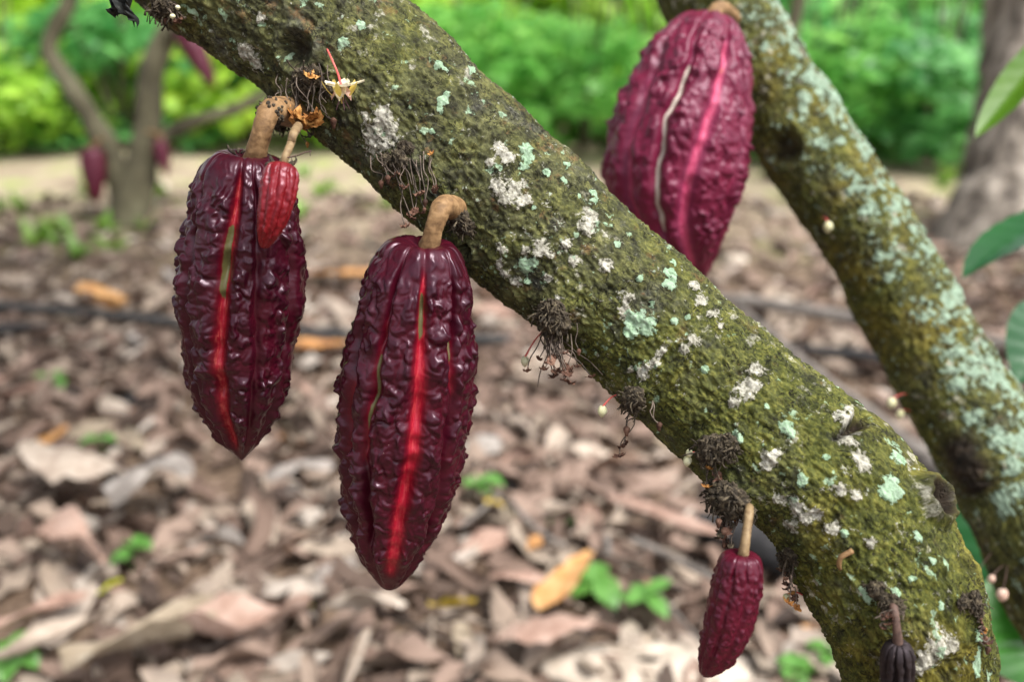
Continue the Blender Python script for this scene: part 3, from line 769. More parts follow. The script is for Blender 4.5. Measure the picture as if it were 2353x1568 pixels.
def cushion(c, nrm, r, seed, flat=.6, hairs=26):
    """rough lump of old flower stubs: crumbly mass with short crooked stubs"""
    rs = np.random.default_rng(seed)
    v, f = ball(30, 40)
    n_ = nrm / np.linalg.norm(nrm)
    v = v * r * (.85 + .55 * fbm(v, 1.6, 2, seed)[:, None] + .55 * np.abs(fbm(v, 5.5, 3, seed + 3))[:, None])
    v = v - n_ * ((v @ n_) * (1 - flat))[:, None]
    parts = [(v + c, f)]
    for k in range(hairs):
        o = rs.normal(size=3); o /= np.linalg.norm(o)
        if o @ n_ < 0: o -= 2 * n_ * (o @ n_)
        q = c + (o - n_ * ((o @ n_) * (1 - flat))) * r * .8
        l = r * rs.uniform(.25, .65); e1 = rs.normal(size=3) * l * .45; e2 = e1 + rs.normal(size=3) * l * .45 + (0, 0, -l * .5)
        w = r * rs.uniform(.035, .085)
        parts.append(tube([q, q + o * l * .5 + e1, q + o * l * .7 + e2], [w, w * .9, w * rs.uniform(.6, 1.7)], 5, 7))
        if k % 3 == 0:
            b_, bf = ball(5, 6); b_ = b_ * rs.uniform(.10, .22, 3) * r
            parts.append((b_ + q + o * l * .2 + rs.normal(size=3) * r * .15, bf))
    return join(parts)

def hanging(cl, q, tip, r=.0004, sway=.003, seed=0, mat='dry_stem', end=None, emat='dry_flower', er=.0028, n=5):
    rs = np.random.default_rng(seed)
    q, tip = np.asarray(q), np.asarray(tip)
    m1 = q * .65 + tip * .35 + rs.normal(size=3) * sway; m2 = q * .3 + tip * .7 + rs.normal(size=3) * sway
    v, f = tube([q, m1, m2, tip], [r * 1.2, r, r, r * .9], 5, 13)
    s = cl.add("dry_stem", v, f, M[mat])
    if end == 'flower':
        v, f = petals(tip, er, n, seed + 900, .8, (0, 0, -1.))
        cl.add("withered_flower", v, f, M[emat], parent=s)
    elif end == 'knob':
        b_, bf = ball(7, 8); b_ = b_ * (er * .42, er * .42, er * .8); b_[:, :2] *= (1 + .35 * np.sin(5 * b_[:, 2:3] / er))
        cl.add("withered_flower", b_ + tip - (0, 0, er * .4), bf_tri(bf), M[emat], parent=s)
    return s

def bf_tri(f): return tidy(f)

def cluster(label, x, y, r, seed, stems, flat=.6, hairs=26, lumps=1, spread=0, mat='dry_dark'):
    """stems: list of (start offset px, end px, end kind, material, size)"""
    q, nrm = T.point(x, y)
    cl = Thing("dried_flower_cluster", label, "flower cluster", q)
    rs = np.random.default_rng(seed)
    for k in range(lumps):
        qq, nn = (q, nrm) if k == 0 else T.point(x + rs.uniform(-1, 1) * spread, y + rs.uniform(-1, 1) * spread * .7)
        v, f = cushion(qq + nn * r * .15, nn, r * (1 if k == 0 else rs.uniform(.5, .85)), seed + k, flat, hairs)
        cl.add("cushion", v, f, M[mat])
    dep = (q - CAM) @ C_FWD
    for k, (sx, sy, ex, ey, end, em, er, dd) in enumerate(stems):
        a = T.point(sx, sy); st_ = a[0] + a[1] * .002
        d0 = (st_ - CAM) @ C_FWD
        hanging(cl, st_, P(ex, ey, d0 - dd), .00030, .0012, seed * 31 + k, end=end, emat=em, er=er * 1.25)
    return cl

for th_, stalk_, spots in ((pod1, st, [(652, 246, .0075), (672, 262, .006), (640, 232, .0045)]), (pod2, st2, [(1060, 500, .0065), (1052, 482, .0050), (1072, 522, .0050)])):
    for k, (x, y, r_) in enumerate(spots):
        q, nn = T.point(x, y)
        v, f = cushion(q + nn * r_ * .1, nn, r_, 210 + 7 * k + x, .55, 26)
        th_.add("collar", v, f, M['dry_dark'], parent=stalk_)
rs = np.random.default_rng(11)
# around the knot
stems = [(650 + 12 * k + rs.uniform(-6, 6), 160 + rs.uniform(-20, 30), 640 + 14 * k + rs.uniform(-16, 16), 248 + rs.uniform(-20, 30), None, '', 0, .006) for k in range(10)]
stems += [(695, 195, 676, 262, 'flower', 'dry_orange', .0052, .012), (700, 200, 697, 275, 'flower', 'dry_orange', .0062, .013), (705, 200, 716, 268, 'flower', 'dry_orange', .0056, .012),
          (700, 205, 690, 290, 'flower', 'dry_orange', .0050, .014), (710, 200, 727, 280, 'flower', 'dry_orange', .0044, .011), (705, 150, 712, 172, 'flower', 'dry_orange', .0040, .006), (735, 220, 766, 275, 'knob', 'dry_flower', .0030, .006), (738, 215, 752, 262, None, '', 0, .006),
          (690, 270, 706, 328, 'knob', 'dry_orange', .0018, .004), (715, 285, 712, 312, 'flower', 'dry_dark', .0030, .004)]
cluster("tangle of dry stems and orange withered flowers below the knot of the mossy stem", 712, 180, .0066, 61, stems, .6, 34, 4, 42)
# the drooping bunch above the second stalk
stems = []
for k in range(17):
    sx = 868 + 8 * k + rs.uniform(-5, 5); L_ = rs.uniform(25, 130)
    stems.append((sx, 352 + rs.uniform(-8, 12) , sx + rs.uniform(0, 26), 372 + L_, rs.choice(['flower', 'knob', None]), 'dry_flower', rs.uniform(.0016, .0027), .006))
stems += [(930, 370, 930, 520, 'flower', 'dry_flower', .0026, .010), (920, 370, 945, 500, 'flower', 'dry_flower', .0028, .010), (950, 380, 965, 445, 'flower', 'dry_flower', .0030, .008), (990, 355, 990, 352, 'flower', 'dry_orange', .0020, .004)]
cluster("grey brown bunch of hanging dry flower stems above the stalk of the longest pod", 930, 362, .0050, 71, stems, .5, 30, 4, 55)
stems = [(1270 + rs.uniform(-28, 50), 745 + rs.uniform(-15, 20), 1290 + rs.normal() * 34, 848 + rs.normal() * 24, 'flower', 'dry_flower', rs.uniform(.0020, .0032), .004) for k in range(22)]
stems += [(1250, 760, 1258, 815, None, '', 0, .004), (1300, 780, 1385, 862, None, '', 0, .006), (1270, 775, 1235, 890, None, '', 0, .004), (1330, 740, 1330, 805, 'knob', 'dry_flower', .002, .004)]
cluster("dark cushion with a thick clump of dangling brown flowers midway along the mossy stem", 1288, 722, .0082, 81, stems, .75, 46, 4, 40)
stems = [(1465, 935, 1440, 985, 'knob', 'dry_flower', .0030, .002), (1460, 935, 1432, 1025, 'flower', 'dry_flower', .0034, .002), (1462, 935, 1424, 1048, 'flower', 'dry_flower', .0030, .001), (1510, 920, 1515, 975, 'knob', 'dry_flower', .0026, .004), (1508, 915, 1502, 965, None, '', 0, .004)]
cluster("small mossy cushion trailing one crooked string of withered flowers", 1475, 898, .0062, 91, stems, .6, 34, 3, 32)
stems = [(1630, 1050, 1630, 1076, 'flower', 'dry_orange', .0026, .004), (1640, 1060, 1626, 1118, 'flower', 'dry_orange', .0028, .004), (1650, 1060, 1650, 1095, 'flower', 'dry_flower', .0030, .004), (1660, 1040, 1690, 1060, None, '', 0, .005), (1650, 1040, 1670, 1075, None, '', 0, .005)]
cluster("dark bristly cushion with two small orange dried flowers and a pale bud", 1645, 1030, .0068, 101, stems, .6, 44, 4, 36)
stems = [(1680 + rs.uniform(-15, 25), 1140 + rs.uniform(-5, 20), 1668 + rs.normal() * 14, 1185 + 75 * rs.random(), rs.choice(['flower', 'knob']), rs.choice(['dry_flower', 'dry_flower', 'dry_dark']), rs.uniform(.0020, .0034), .004) for k in range(20)]
stems += [(1690, 1160, 1682, 1188, 'flower', 'dry_orange', .0028, .006)]
cluster("largest dark cushion of withered flowers beside the stalk of the small plum pod", 1700, 1128, .0088, 111, stems, .75, 50, 5, 42)
stems = [(1800 + rs.uniform(-5, 30), 1275 + rs.uniform(0, 50), 1800 + 3 * k + rs.uniform(-10, 16), 1310 + 11 * k, 'flower', 'dry_orange' if k in (5, 7, 8) else 'dry_flower', rs.uniform(.0018, .0028), .003) for k in range(9)]
cluster("thin dark cushion with orange flecks low on the shaded underside of the mossy stem", 1805, 1290, .0052, 121, stems, .6, 40, 4, 36)
stems = [(2050 + rs.uniform(-20, 20), 1385 + rs.uniform(-8, 8), 2050 + rs.uniform(-50, 40), 1420 + rs.uniform(-20, 30), rs.choice(['flower', None]), 'dry_flower', .0022, .004) for k in range(9)]
cluster("dry flower cushion where the black shrivelled pod hangs", 2045, 1382, .0048, 131, stems, .5, 36, 3, 44)
stems = [(2225 + 2 * k, 1385 + 11 * k, 2245 + 3.2 * k, 1395 + 12 * k, 'flower' if k % 2 else 'knob', 'dry_orange' if k == 5 else 'dry_flower', .0024, -.004) for k in range(9)]
cluster("row of withered flower stubs on the back edge of the mossy stem near its foot", 2230, 1385, .0048, 141, stems, .6, 36, 3, 30)
stems = [(395, 22, 380, 42, 'knob', 'dry_flower', .002, .003), (410, 15, 425, 38, None, '', 0, .003), (400, 25, 405, 48, 'flower', 'dry_flower', .0028, .004), (420, 20, 412, 45, 'flower', 'dry_flower', .003, .004), (385, 20, 372, 30, 'flower', 'dry_flower', .003, .003)]
cluster("dark flower cushion high on the mossy stem beside the blackened leaf scrap", 392, 12, .0070, 151, stems, .65, 40, 3, 30)

def bud(label, start, tip, r, mat='bud', pmat='pedicel', group=None, two=False, l=2.1):
    start, tip = np.asarray(start), np.asarray(tip)
    th = Thing("flower_bud", label, "flower bud", start, group)
    mid = (start + tip) / 2 + np.array([0, 0, .0015])
    v, f = tube([start, mid, tip], [.00045, .0004, .00055], 6, 10)
    th.add("pedicel", v, f, M[pmat])
    b_, bf = ball(14, 15)
    z = b_[:, 2]; prof = np.where(z > 0, 1.0, 1.0 - .62 * (-z) ** 1.6)
    ang = np.arctan2(b_[:, 1], b_[:, 0])
    b_ = b_ * np.column_stack([prof, prof, np.ones_like(prof)]) * (1 + .09 * np.cos(5 * ang))[:, None]
    b_ = b_ * (r, r, r * l * .62)
    th.add("bud_body", b_ + tip - np.array([0, 0, r * l * .5]), tidy(bf), M[mat])
    if two:
        th.add("bud_body", b_ * .8 + tip + np.array([.0006, 0, r * .9]), tidy(bf), M[mat])
    return th

a, n_ = T.point(1238, 772); d0 = (a - CAM) @ C_FWD
bud("cream bud on a long pink stalk beside the clump of dangling brown flowers", a, P(1206, 822, d0 - .006), .0022)
a, n_ = T.point(1428, 902); d0 = (a - CAM) @ C_FWD
bud("pale yellowish bud on a pink stalk beside the small mossy cushion", a, P(1384, 936, d0 - .004), .0024, two=False)
a, n_ = T.point(1605, 1040); d0 = (a - CAM) @ C_FWD
bud("pale double bud at the edge of the dark bristly cushion", a, P(1580, 1052, d0 - .004), .0021, two=True)
a, n_ = T.point(1822, 1380); d0 = (a - CAM) @ C_FWD
bud("small whitish bud on the thin dark cushion with orange flecks", a, P(1808, 1368, d0 - .006), .0018)
a, n_ = T.point(388, 10); d0 = (a - CAM) @ C_FWD
bud("tiny olive bud on the highest cushion of the mossy stem", a, P(408, 12, d0 - .008), .0013, pmat='dry_stem', l=1.5)
bud("round olive bud hanging under the highest cushion of the mossy stem", a, P(396, 32, d0 - .010), .0014, pmat='dry_stem', l=1.5)
def sbud(label, x0, y0, x1, y1, r, mat, dd=.01):
    a, n_ = S.point(x0, y0); d0 = (a - CAM) @ C_FWD
    bud(label, a, P(x1, y1, d0 - dd), r, mat, 'stalk_dark' if mat == 'bud_pink' else 'pedicel')
sbud("white bud on the dark shaded flank of the lichen crusted stem", 1892, 500, 1904, 512, .0034, 'bud')
sbud("cream bud dangling from the underside of the lichen crusted stem on a reddish stalk", 2088, 905, 2050, 918, .0034, 'bud', .004)
sbud("yellowish bud low on the underside of the lichen crusted stem, just above the other stem", 2096, 948, 2070, 945, .0000001 + .0030, 'bud', .004)
sbud("pink bud dangling over the broad dark leaf below the lichen crusted stem", 2318, 1300, 2305, 1358, .0040, 'bud_pink', .004)
sbud("small pink bud close under the lichen crusted stem", 2310, 1300, 2280, 1325, .0026, 'bud_pink', .004)
sbud("roundish pale pink bud peeping out between the two stems", 2280, 1270, 2232, 1338, .0034, 'bud_pink', .004)

# open blossom
bl_a, n_ = T.point(750, 112)
bl_d = (bl_a - CAM) @ C_FWD
bl_c = P(784, 200, bl_d - .020)
flo = Thing("cacao_flower", "open cream blossom with yellow tips on a pink stalk beside the knot", "flower", bl_a)
v, f = tube([bl_a, P(762, 135, bl_d - .010), P(775, 165, bl_d - .017), bl_c + (0, 0, .0012)], [.0005, .0005, .0005, .0007], 7, 18)
flo.add("pedicel", v, f, M['pedicel'])
def blade(c, o, up, l, w, curve, nu=8, nw=5, cup=.3):
    s = np.cross(up, o); u = np.linspace(0, 1, nu)[:, None]; x = np.linspace(-1, 1, nw)[None]
    hgt = curve(u) * l
    v = c + o * (l * u + 0 * x)[..., None] + up * (hgt + cup * w * x * x)[..., None] + s * (w * np.sin(np.pi * (.1 + .86 * u)) ** .8 * x)[..., None]
    return v.reshape(-1, 3), grid_faces(nu, nw, closed=False)
up = np.array([0, 0, 1.])
for k in range(5):
    an = 2 * np.pi * k / 5 + .25; o = np.array([math.cos(an), math.sin(an), 0])
    v, f = blade(bl_c, o, up, .0112 if k in (0, 1) else .0090, .0030, lambda u: .10 * u + .12 * u * u)
    flo.add("sepal", v, f, M['petal'])
    an += math.pi / 5; o = np.array([math.cos(an), math.sin(an), 0])
    v, f = blade(bl_c, o, -up, .0050, .0030, lambda u: 1.2 * u ** 1.2, cup=-.5)
    pt = flo.add("petal", v, f, M['petal'] if k % 2 else M['petal_pink'])
    v, f = blade(bl_c + o * .0044 - up * .0040, (o + up * .9) / 1.35, up, .0062, .0021, lambda u: -.1 * u + .5 * u * u)
    flo.add("petal_tip", v, f, M['petal_yellow'])
    an += .5; o = np.array([math.cos(an), math.sin(an), 0])
    v, f = tube([bl_c - up * .003, bl_c + o * .002 - up * .007, bl_c + o * .0036 - up * .0105], [.0003, .00026, .00012], 5, 9)
    flo.add("filament", v, f, M['filament'])
v, f = tube([bl_c, bl_c - up * .004, bl_c - up * .0075], [.0007, .0011, .0004], 7, 9)
flo.add("pistil", v, f, M['petal_yellow'])

# curled dry tendril on the bark, web-caught twig by the tiny pod
a, n_ = T.point(1932, 1310); b2, n2_ = T.point(1938, 1272); c2, n3_ = T.point(1960, 1262)
v, f = tube([a + n_ * .001, (a + b2) / 2 + n_ * .005, b2 + n2_ * .006, c2 + n3_ * .004], [.0006, .0011, .0012, .0014], 7, 16)
tag(link("dry_tendril", mesh("dry_tendril", v, f, M['stalk'])), "curled light brown dry tendril sticking out of the mossy stem", "tendril")
v, f = join([tube([P(660, 362, .449), P(685, 356, .448), P(700, 350, .448), P(716, 346, .448)], [.0003, .00025, .00022, .0002], 5, 12), tube([P(712, 347, .448), P(713, 358, .448)], .00018, 5, 4)])
tag(link("dry_twig", mesh("dry_twig", v, f, M['filament'])), "hair thin black twig sticking out from the crown of the tiny red pod", "twig")
# blackened leaf scrap at the top edge
def scrap(axis, wid, seed, nu=14, nw=7):
    c = catmull(np.asarray(axis), nu); rs = np.random.default_rng(seed)
    w = catmull(np.asarray(wid)[:, None], nu)[:, 0]
    x = np.linspace(-1, 1, nw)
    v = c[:, None] + C_RIGHT * (w[:, None] * x[None])[..., None] + C_FWD * (.006 * np.sin(4 * x[None] + np.linspace(0, 5, nu)[:, None]))[..., None]
    v = v.reshape(-1, 3); v = v + np.column_stack([fbm(v, 130, 3, seed + k) for k in range(3)]) * .005
    return v, grid_faces(nu, nw, closed=False)
sc = Thing("blackened_leaf", "torn blackened leaf scrap dangling beside the mossy stem", "leaf", P(285, -120, .50))
v, f = scrap([P(285, -120, .50), P(275, -40, .50), P(268, 10, .498), P(262, 32, .497)], [.004, .007, .0045, .0008], 4)
sc.add("leaf_blade", v, f, M['black_leaf'])
v, f = scrap([P(290, -60, .497), P(288, 0, .496), P(292, 35, .496), P(301, 58, .497)], [.005, .0045, .0030, .0005], 9)
sc.add("leaf_blade", v, f, M['black_leaf'])
v, f = tube([P(300, -330, .52), P(288, -200, .505), P(285, -110, .50)], [.0009, .0008, .0007], 6, 12)
sc.add("leaf_stalk", v, f, M['filament'])

# ------------------------------------------------------------------ green cacao shoots at the picture's edge
def leaf_blade(base, tip, width, face, sag=.1, fold=.25, wave=.05, nu=26, nw=9, seed=0, drip=.14):
    """cacao leaf: long oval with a drip tip, midrib groove, ripples between the side veins"""
    base, tip, face = np.asarray(base, float), np.asarray(tip, float), np.asarray(face, float)
    ax = tip - base; L = np.linalg.norm(ax); ax /= L
    face = face - ax * (face @ ax); face /= np.linalg.norm(face); side = np.cross(ax, face)
    u = np.linspace(0, 1, nu)[:, None]; x = np.linspace(-1, 1, nw)[None]
    w = width * np.where(u < 1 - drip, np.sin(np.pi * np.clip(u / (1 - drip) * .96 + .02, 0, 1)) ** .75, .0) + width * .07 * (u > .02) * (1 - u)
    w = np.maximum(w, width * .01)
    vein = np.sin((u * 1.0 - .10 * np.abs(x)) * 2 * np.pi * 9) * wave * .25 + np.sin(u * 5 + seed) * wave * np.abs(x)
    h = sag * L * 4 * u * (1 - u) + (np.abs(x) * fold + vein) * w
    v = base + ax * (u * L + 0 * x)[..., None] + side * (w * x * math.cos(fold))[..., None] + face * h[..., None]
    return v.reshape(-1, 3), grid_faces(nu, nw, closed=False)

sh = Thing("cacao_shoot", "slender leafy cacao shoot whose bright green leaf hangs before the big grey trunk", "plant", (.80, 1.02, 0))
v, f = tube([(.80, 1.02, -.02), (.82, 1.00, .5), (.78, .98, .95), (.72, .97, 1.20)], [.009, .008, .006, .004], 10, 40)
sh.add("stem", v, f, M['stalk_dark'])
v, f = leaf_blade(P(2440, 60, .92), P(2212, 345, .90), .019, -C_FWD * .6 + C_UP * .5 - C_RIGHT * .3, -.05, .5, .12, seed=1)
sh.add("leaf", v, f, M['leaf_bright'])
v, f = tube([(.72, .97, 1.20), P(2500, 40, .93), P(2440, 80, .92)], [.003, .002, .0016], 6, 10); sh.add("leaf_stalk", v, f, M['leaf_mid'])
v, f = leaf_blade(P(2480, 470, .90), P(2176, 672, .88), .026, C_UP * .9 - C_FWD * .35, .05, .35, .14, seed=3)
sh.add("leaf", v, f, M['leaf_dark'])
v, f = tube([(.80, .985, .90), P(2540, 480, .91), P(2480, 500, .90)], [.003, .002, .0016], 6, 10); sh.add("leaf_stalk", v, f, M['leaf_mid'])
v, f = leaf_blade(P(2460, 690, .93), P(2320, 910, .90), .036, C_UP * .6 - C_FWD * .7, .04, .3, .12, seed=6)
sh.add("leaf", v, f, M['leaf_dark'])
v, f = tube([(.81, .995, .78), P(2520, 660, .94), P(2460, 690, .93)], [.003, .002, .0016], 6, 10); sh.add("leaf_stalk", v, f, M['leaf_mid'])

sp2 = Thing("cacao_sapling", "low cacao sapling with broad dark green leaves filling the gap between the two stems", "plant", (.56, .95, 0))
v, f = tube([(.56, .95, -.02), (.57, .96, .25), (.55, .95, .50), (.56, .94, .60)], [.008, .007, .005, .003], 10, 30)
sp2.add("stem", v, f, M['stalk_dark'])
for bx, by, bd, tx, ty, td, w_, fc_, m_, sd in [(2330, 1120, .92, 2200, 1560, .90, .085, -C_FWD * .8 + C_UP * .5 - C_RIGHT * .3, 'leaf_dark', 2), (2330, 1330, .90, 2400, 1640, .84, .075, -C_FWD * .4 + C_UP * .9, 'leaf_mid', 4),
                                                (2300, 1200, .93, 2150, 1080, 1.0, .045, -C_FWD * .6 + C_UP * .8, 'leaf_mid', 5), (2360, 1250, .88, 2560, 1420, .86, .06, -C_FWD * .5 + C_UP * .8, 'leaf_mid', 7)]:
    v, f = leaf_blade(P(bx, by, bd), P(tx, ty, td), w_, fc_, .05, .18, .10, seed=sd)
    sp2.add("leaf", v, f, M[m_])
    st0 = np.array([.55, .95, .55])
    v, f = tube([st0, (st0 + P(bx, by, bd)) / 2 + (0, 0, .015), P(bx, by, bd)], [.003, .002, .0017], 6, 10); sp2.add("leaf_stalk", v, f, M['leaf_mid'])

# ------------------------------------------------------------------ leaf litter
def dead_leaf_shape(L, W, curl, roll, wave, seed, nu=9, nw=5, tear=0.0):
    """dry leaf in its own frame: long axis x, lying on z = 0"""
    rs = np.random.default_rng(seed)
    u = np.linspace(0, 1, nu)[:, None]; x = np.linspace(-1, 1, nw)[None]
    w = W * np.sin(np.pi * np.clip(.04 + .92 * u ** .9, 0, 1)) ** .8
    if tear: w = w * (1 - tear * rs.random((nu, 1)) * (u > .2))
    ang = x * roll
    yy = w * (np.sin(ang) / roll if abs(roll) > .05 else x)
    zz = w * ((1 - np.cos(ang)) / roll if abs(roll) > .05 else 0 * x) + wave * W * np.sin(u * rs.uniform(5, 9) + x * 2 + rs.uniform(0, 6)) * np.abs(x)
    bend = curl
    xx = L * (np.sin(bend * (u - .5)) / bend if abs(bend) > .05 else (u - .5)); zb = L * ((1 - np.cos(bend * (u - .5))) / bend if abs(bend) > .05 else 0 * u)
    v = np.stack([xx + 0 * x, yy + .06 * L * np.sin(u * 3 + seed), zz + zb], -1).reshape(-1, 3)
    v = v + rs.normal(size=v.shape) * (.0, .015 * W, .05 * W)
    v[:, 2] -= np.quantile(v[:, 2], .08)
    return v, grid_faces(nu, nw, closed=False)

def rotz(v, a, tx=0.0, ty=0.0):
    ca, sa = math.cos(a), math.sin(a)
    v = v @ np.array([[1, 0, 0], [0, math.cos(tx), math.sin(tx)], [0, -math.sin(tx), math.cos(tx)]])
    v = v @ np.array([[math.cos(ty), 0, -math.sin(ty)], [0, 1, 0], [math.sin(ty), 0, math.cos(ty)]])
    return v @ np.array([[ca, sa, 0], [-sa, ca, 0], [0, 0, 1]])

rs = np.random.default_rng(23)
def in_view(n, y0, y1, power=1.0):
    y = y0 + (y1 - y0) * rs.random(n) ** power
    x = (rs.random(n) * 2 - 1) * (.62 * np.hypot(y, 1.05) + .15)
    return x, y

# the uncountable rest: one mesh
protos = [dead_leaf_shape(1, rs.uniform(.14, .26), rs.uniform(-1.2, 1.4), rs.uniform(-.3, 1.8), .35, 300 + k, 6, 4, .25) for k in range(14)]
V, F, Sh, n = [], [], [], 0
for zone, (cnt, y0, y1, s0, s1) in enumerate([(2600, .8, 3.0, .05, .16), (2100, 2.6, 5.0, .06, .16), (2600, .8, 2.6, .015, .05)]):
    xs, ys = in_view(cnt, y0, y1)
    zs = gz(xs, ys)
    for x, y, z in zip(xs, ys, zs):
        pv, pf = protos[rs.integers(14)]
        s = rs.uniform(s0, s1)
        v = rotz(pv * s, rs.uniform(0, 6.28), rs.normal() * .25, rs.normal() * .2)
        v = v + (x, y, z + rs.uniform(.002, .022) - v[:, 2].min() * .6)
        V.append(v); F.append(pf + n); n += len(v)
        Sh.append(np.full(len(v), np.clip(rs.normal(.52, .26), 0, 1)))
lit = link("leaf_litter", mesh("leaf_litter", np.vstack(V), np.vstack(F), M['litter'], {'shade': np.concatenate(Sh)}))
lit["kind"] = "stuff"; lit["label"] = "deep litter of small brown leaf fragments covering the soil"; lit["category"] = "leaf litter"

# leaves one can pick out
KIND_LABEL = {
 'pale': "pale beige dry leaf lying loose on the litter", 'pink': "pinkish brown dry leaf lying loose on the litter", 'tan': "yellowish tan dry leaf lying loose on the litter",
 'brown': "dark brown rotting leaf half sunk in the litter", 'grey': "bleached grey dry leaf lying loose on the litter", 'orange': "small orange dry leaf lying loose on the litter"}
LM = {}
for k in KIND_LABEL:
    LM[k] = [mesh("dead_leaf", *dead_leaf_shape(1, rs.uniform(.16, .27), rs.uniform(-1.1, 1.5), rs.uniform(-.2, 1.7), .3, 500 + 9 * j + len(k), 8, 5, .15), M['dead_' + k]) for j in range(6)]
kinds = ['pale'] * 30 + ['pink'] * 28 + ['tan'] * 16 + ['brown'] * 12 + ['grey'] * 12 + ['orange'] * 3
xs, ys = in_view(290, 1.05, 3.6, 1.25)
zs = gz(xs, ys)
KEEP = np.array([G(a_, b_, .05)[:2] for a_, b_ in [(838,1395),(822,1515),(1285,1462),(1305,1340),(1525,1190),(165,1075),(350,1120),(690,1090),(60,1430),(130,1470),(140,1260),(560,1440),(330,1480)]])
for x, y, z in zip(xs, ys, zs):
    if np.hypot(*(KEEP - (x, y)).T).min() < .13: continue
    k = kinds[rs.integers(len(kinds))]
    o = link("dead_leaf", LM[k][rs.integers(6)])
    s = rs.uniform(.075, .17) * (.55 if k == 'orange' else 1)
    o.scale = (s, s, s)
    o.location = (x, y, z + .020)
    o.rotation_euler = (rs.normal() * .28, rs.normal() * .2, rs.uniform(0, 6.28))
    tag(o, KIND_LABEL[k], "leaf", k + " leaves strewn over the litter")

# leaves with a place of their own: pixel of the middle, length, half width, direction in degrees, curl, roll
def own_leaf(label, px, py, L, W, ang, kind, curl=.4, roll=.6, tx=0.0, ty=0.0, z=.035, seed=0, wave=.2):
    g = G(px, py, z + .025)
    v, f = dead_leaf_shape(L, W, curl, roll, wave, 700 + seed, 14, 8)
    v = rotz(v, R(ang), tx, ty)
    o = link("dead_leaf", mesh("dead_leaf", v, f, M['dead_' + kind]), None, g)
    tag(o, label, "leaf")
    return o
own_leaf("pale beige boat shaped dry leaf arched below the tip of the longest pod", 838, 1398, .145, .055, 4, 'pale', -1.2, -.6, -.75, 0, .06, 1, .12)
own_leaf("pale rolled leaf pointing away, below the boat shaped beige leaf", 822, 1515, .15, .026, 75, 'pale', -.3, 2.6, 0, 0, .04, 2, .1)
own_leaf("wide salmon brown leaf with a ragged shadowed edge next to the yellow orange leaf", 1285, 1462, .20, .05, 5, 'pink', -.9, -.7, -.45, 0, .05, 3, .2)
own_leaf("long yellow orange leaf lying under a green seedling", 1305, 1340, .20, .040, 62, 'orange', .3, .4, -.3, 0, .04, 4, .1)
own_leaf("long reddish brown leaf folded lengthwise near the dark rotten log", 1525, 1190, .26, .034, -33, 'pink', -.3, -1.3, -.3, 0, .05, 5, .08)
own_leaf("orange brown leaf seen behind the longest pod, lying flat on bare soil", 800, 632, .26, .07, 4, 'orange', .2, .3, -.2, 0, .03, 6, .1)
own_leaf("broad ochre leaf lying between the two large hanging pods", 742, 795, .30, .055, 6, 'orange', .3, .5, -.2, 0, .03, 7, .1)
own_leaf("folded orange leaf standing up beside the black hose", 228, 690, .21, .08, -35, 'orange', -.2, -1.4, -.7, 0, .06, 8, .1)
own_leaf("bright yellow small leaf beside a green seedling at the edge of the longest pod", 1134, 1158, .045, .017, -40, 'yellow', .3, .4, -.3, 0, .03, 9)
own_leaf("dull yellow oval leaf near the boat shaped beige leaf", 1040, 1392, .08, .026, 8, 'yellow', .3, .4, -.7, 0, .03, 10)
own_leaf("round olive yellow leaf near the boat shaped beige leaf", 688, 1402, .045, .020, 10, 'lime', .3, .4, -.7, 0, .03, 11)
own_leaf("lime yellow leaf standing on edge amid curled pale leaves", 253, 1352, .05, .017, 65, 'lime', .3, .5, -.5, 0, .03, 12)
own_leaf("large pale leaf with a scooped edge between the stones and the black clod", 165, 1075, .27, .085, -20, 'pale', -.5, -.9, -.4, .1, .06, 13, .15)
own_leaf("crumpled pale grey leaf beside the large scooped pale leaf", 350, 1120, .20, .075, 50, 'grey', -.9, -1.0, -.4, 0, .06, 14, .35)
own_leaf("bleached white bent leaf below the pointed tip of the maroon pod", 690, 1090, .15, .05, 25, 'grey', -1.0, -.9, -.4, 0, .055, 15, .2)
own_leaf("long rusty pink leaf beside the bright green sprout", 60, 1430, .20, .035, 40, 'pink', .3, .9, -.3, 0, .04, 16)
own_leaf("curled pale leaf strip next to the bright green sprout", 130, 1470, .20, .028, 48, 'pale', .4, 1.6, -.2, 0, .045, 17, .3)
own_leaf("dark brown twisted leaf near the green seedling under the maroon pod", 140, 1260, .20, .05, -15, 'pink', -1.0, 1.1, -.3, .1, .05, 18, .4)
own_leaf("rosy leaf with a turned up edge between pale leaves", 560, 1440, .22, .06, 20, 'pink', .7, 1.2, -.3, 0, .04, 19, .3)
own_leaf("broad fawn leaf below the lime yellow leaf", 330, 1480, .24, .07, 30, 'tan', .5, .9, -.3, 0, .04, 20, .3)
own_leaf("short reddish leaf near the yellow orange leaf", 1190, 1330, .10, .024, -10, 'pink', -.6, -.8, -.3, 0, .04, 21)
own_leaf("small salmon leaf curled beside the clump of brown twigs", 1000, 1130, .10, .024, -25, 'pink', -.5, -.8, -.3, 0, .04, 22)

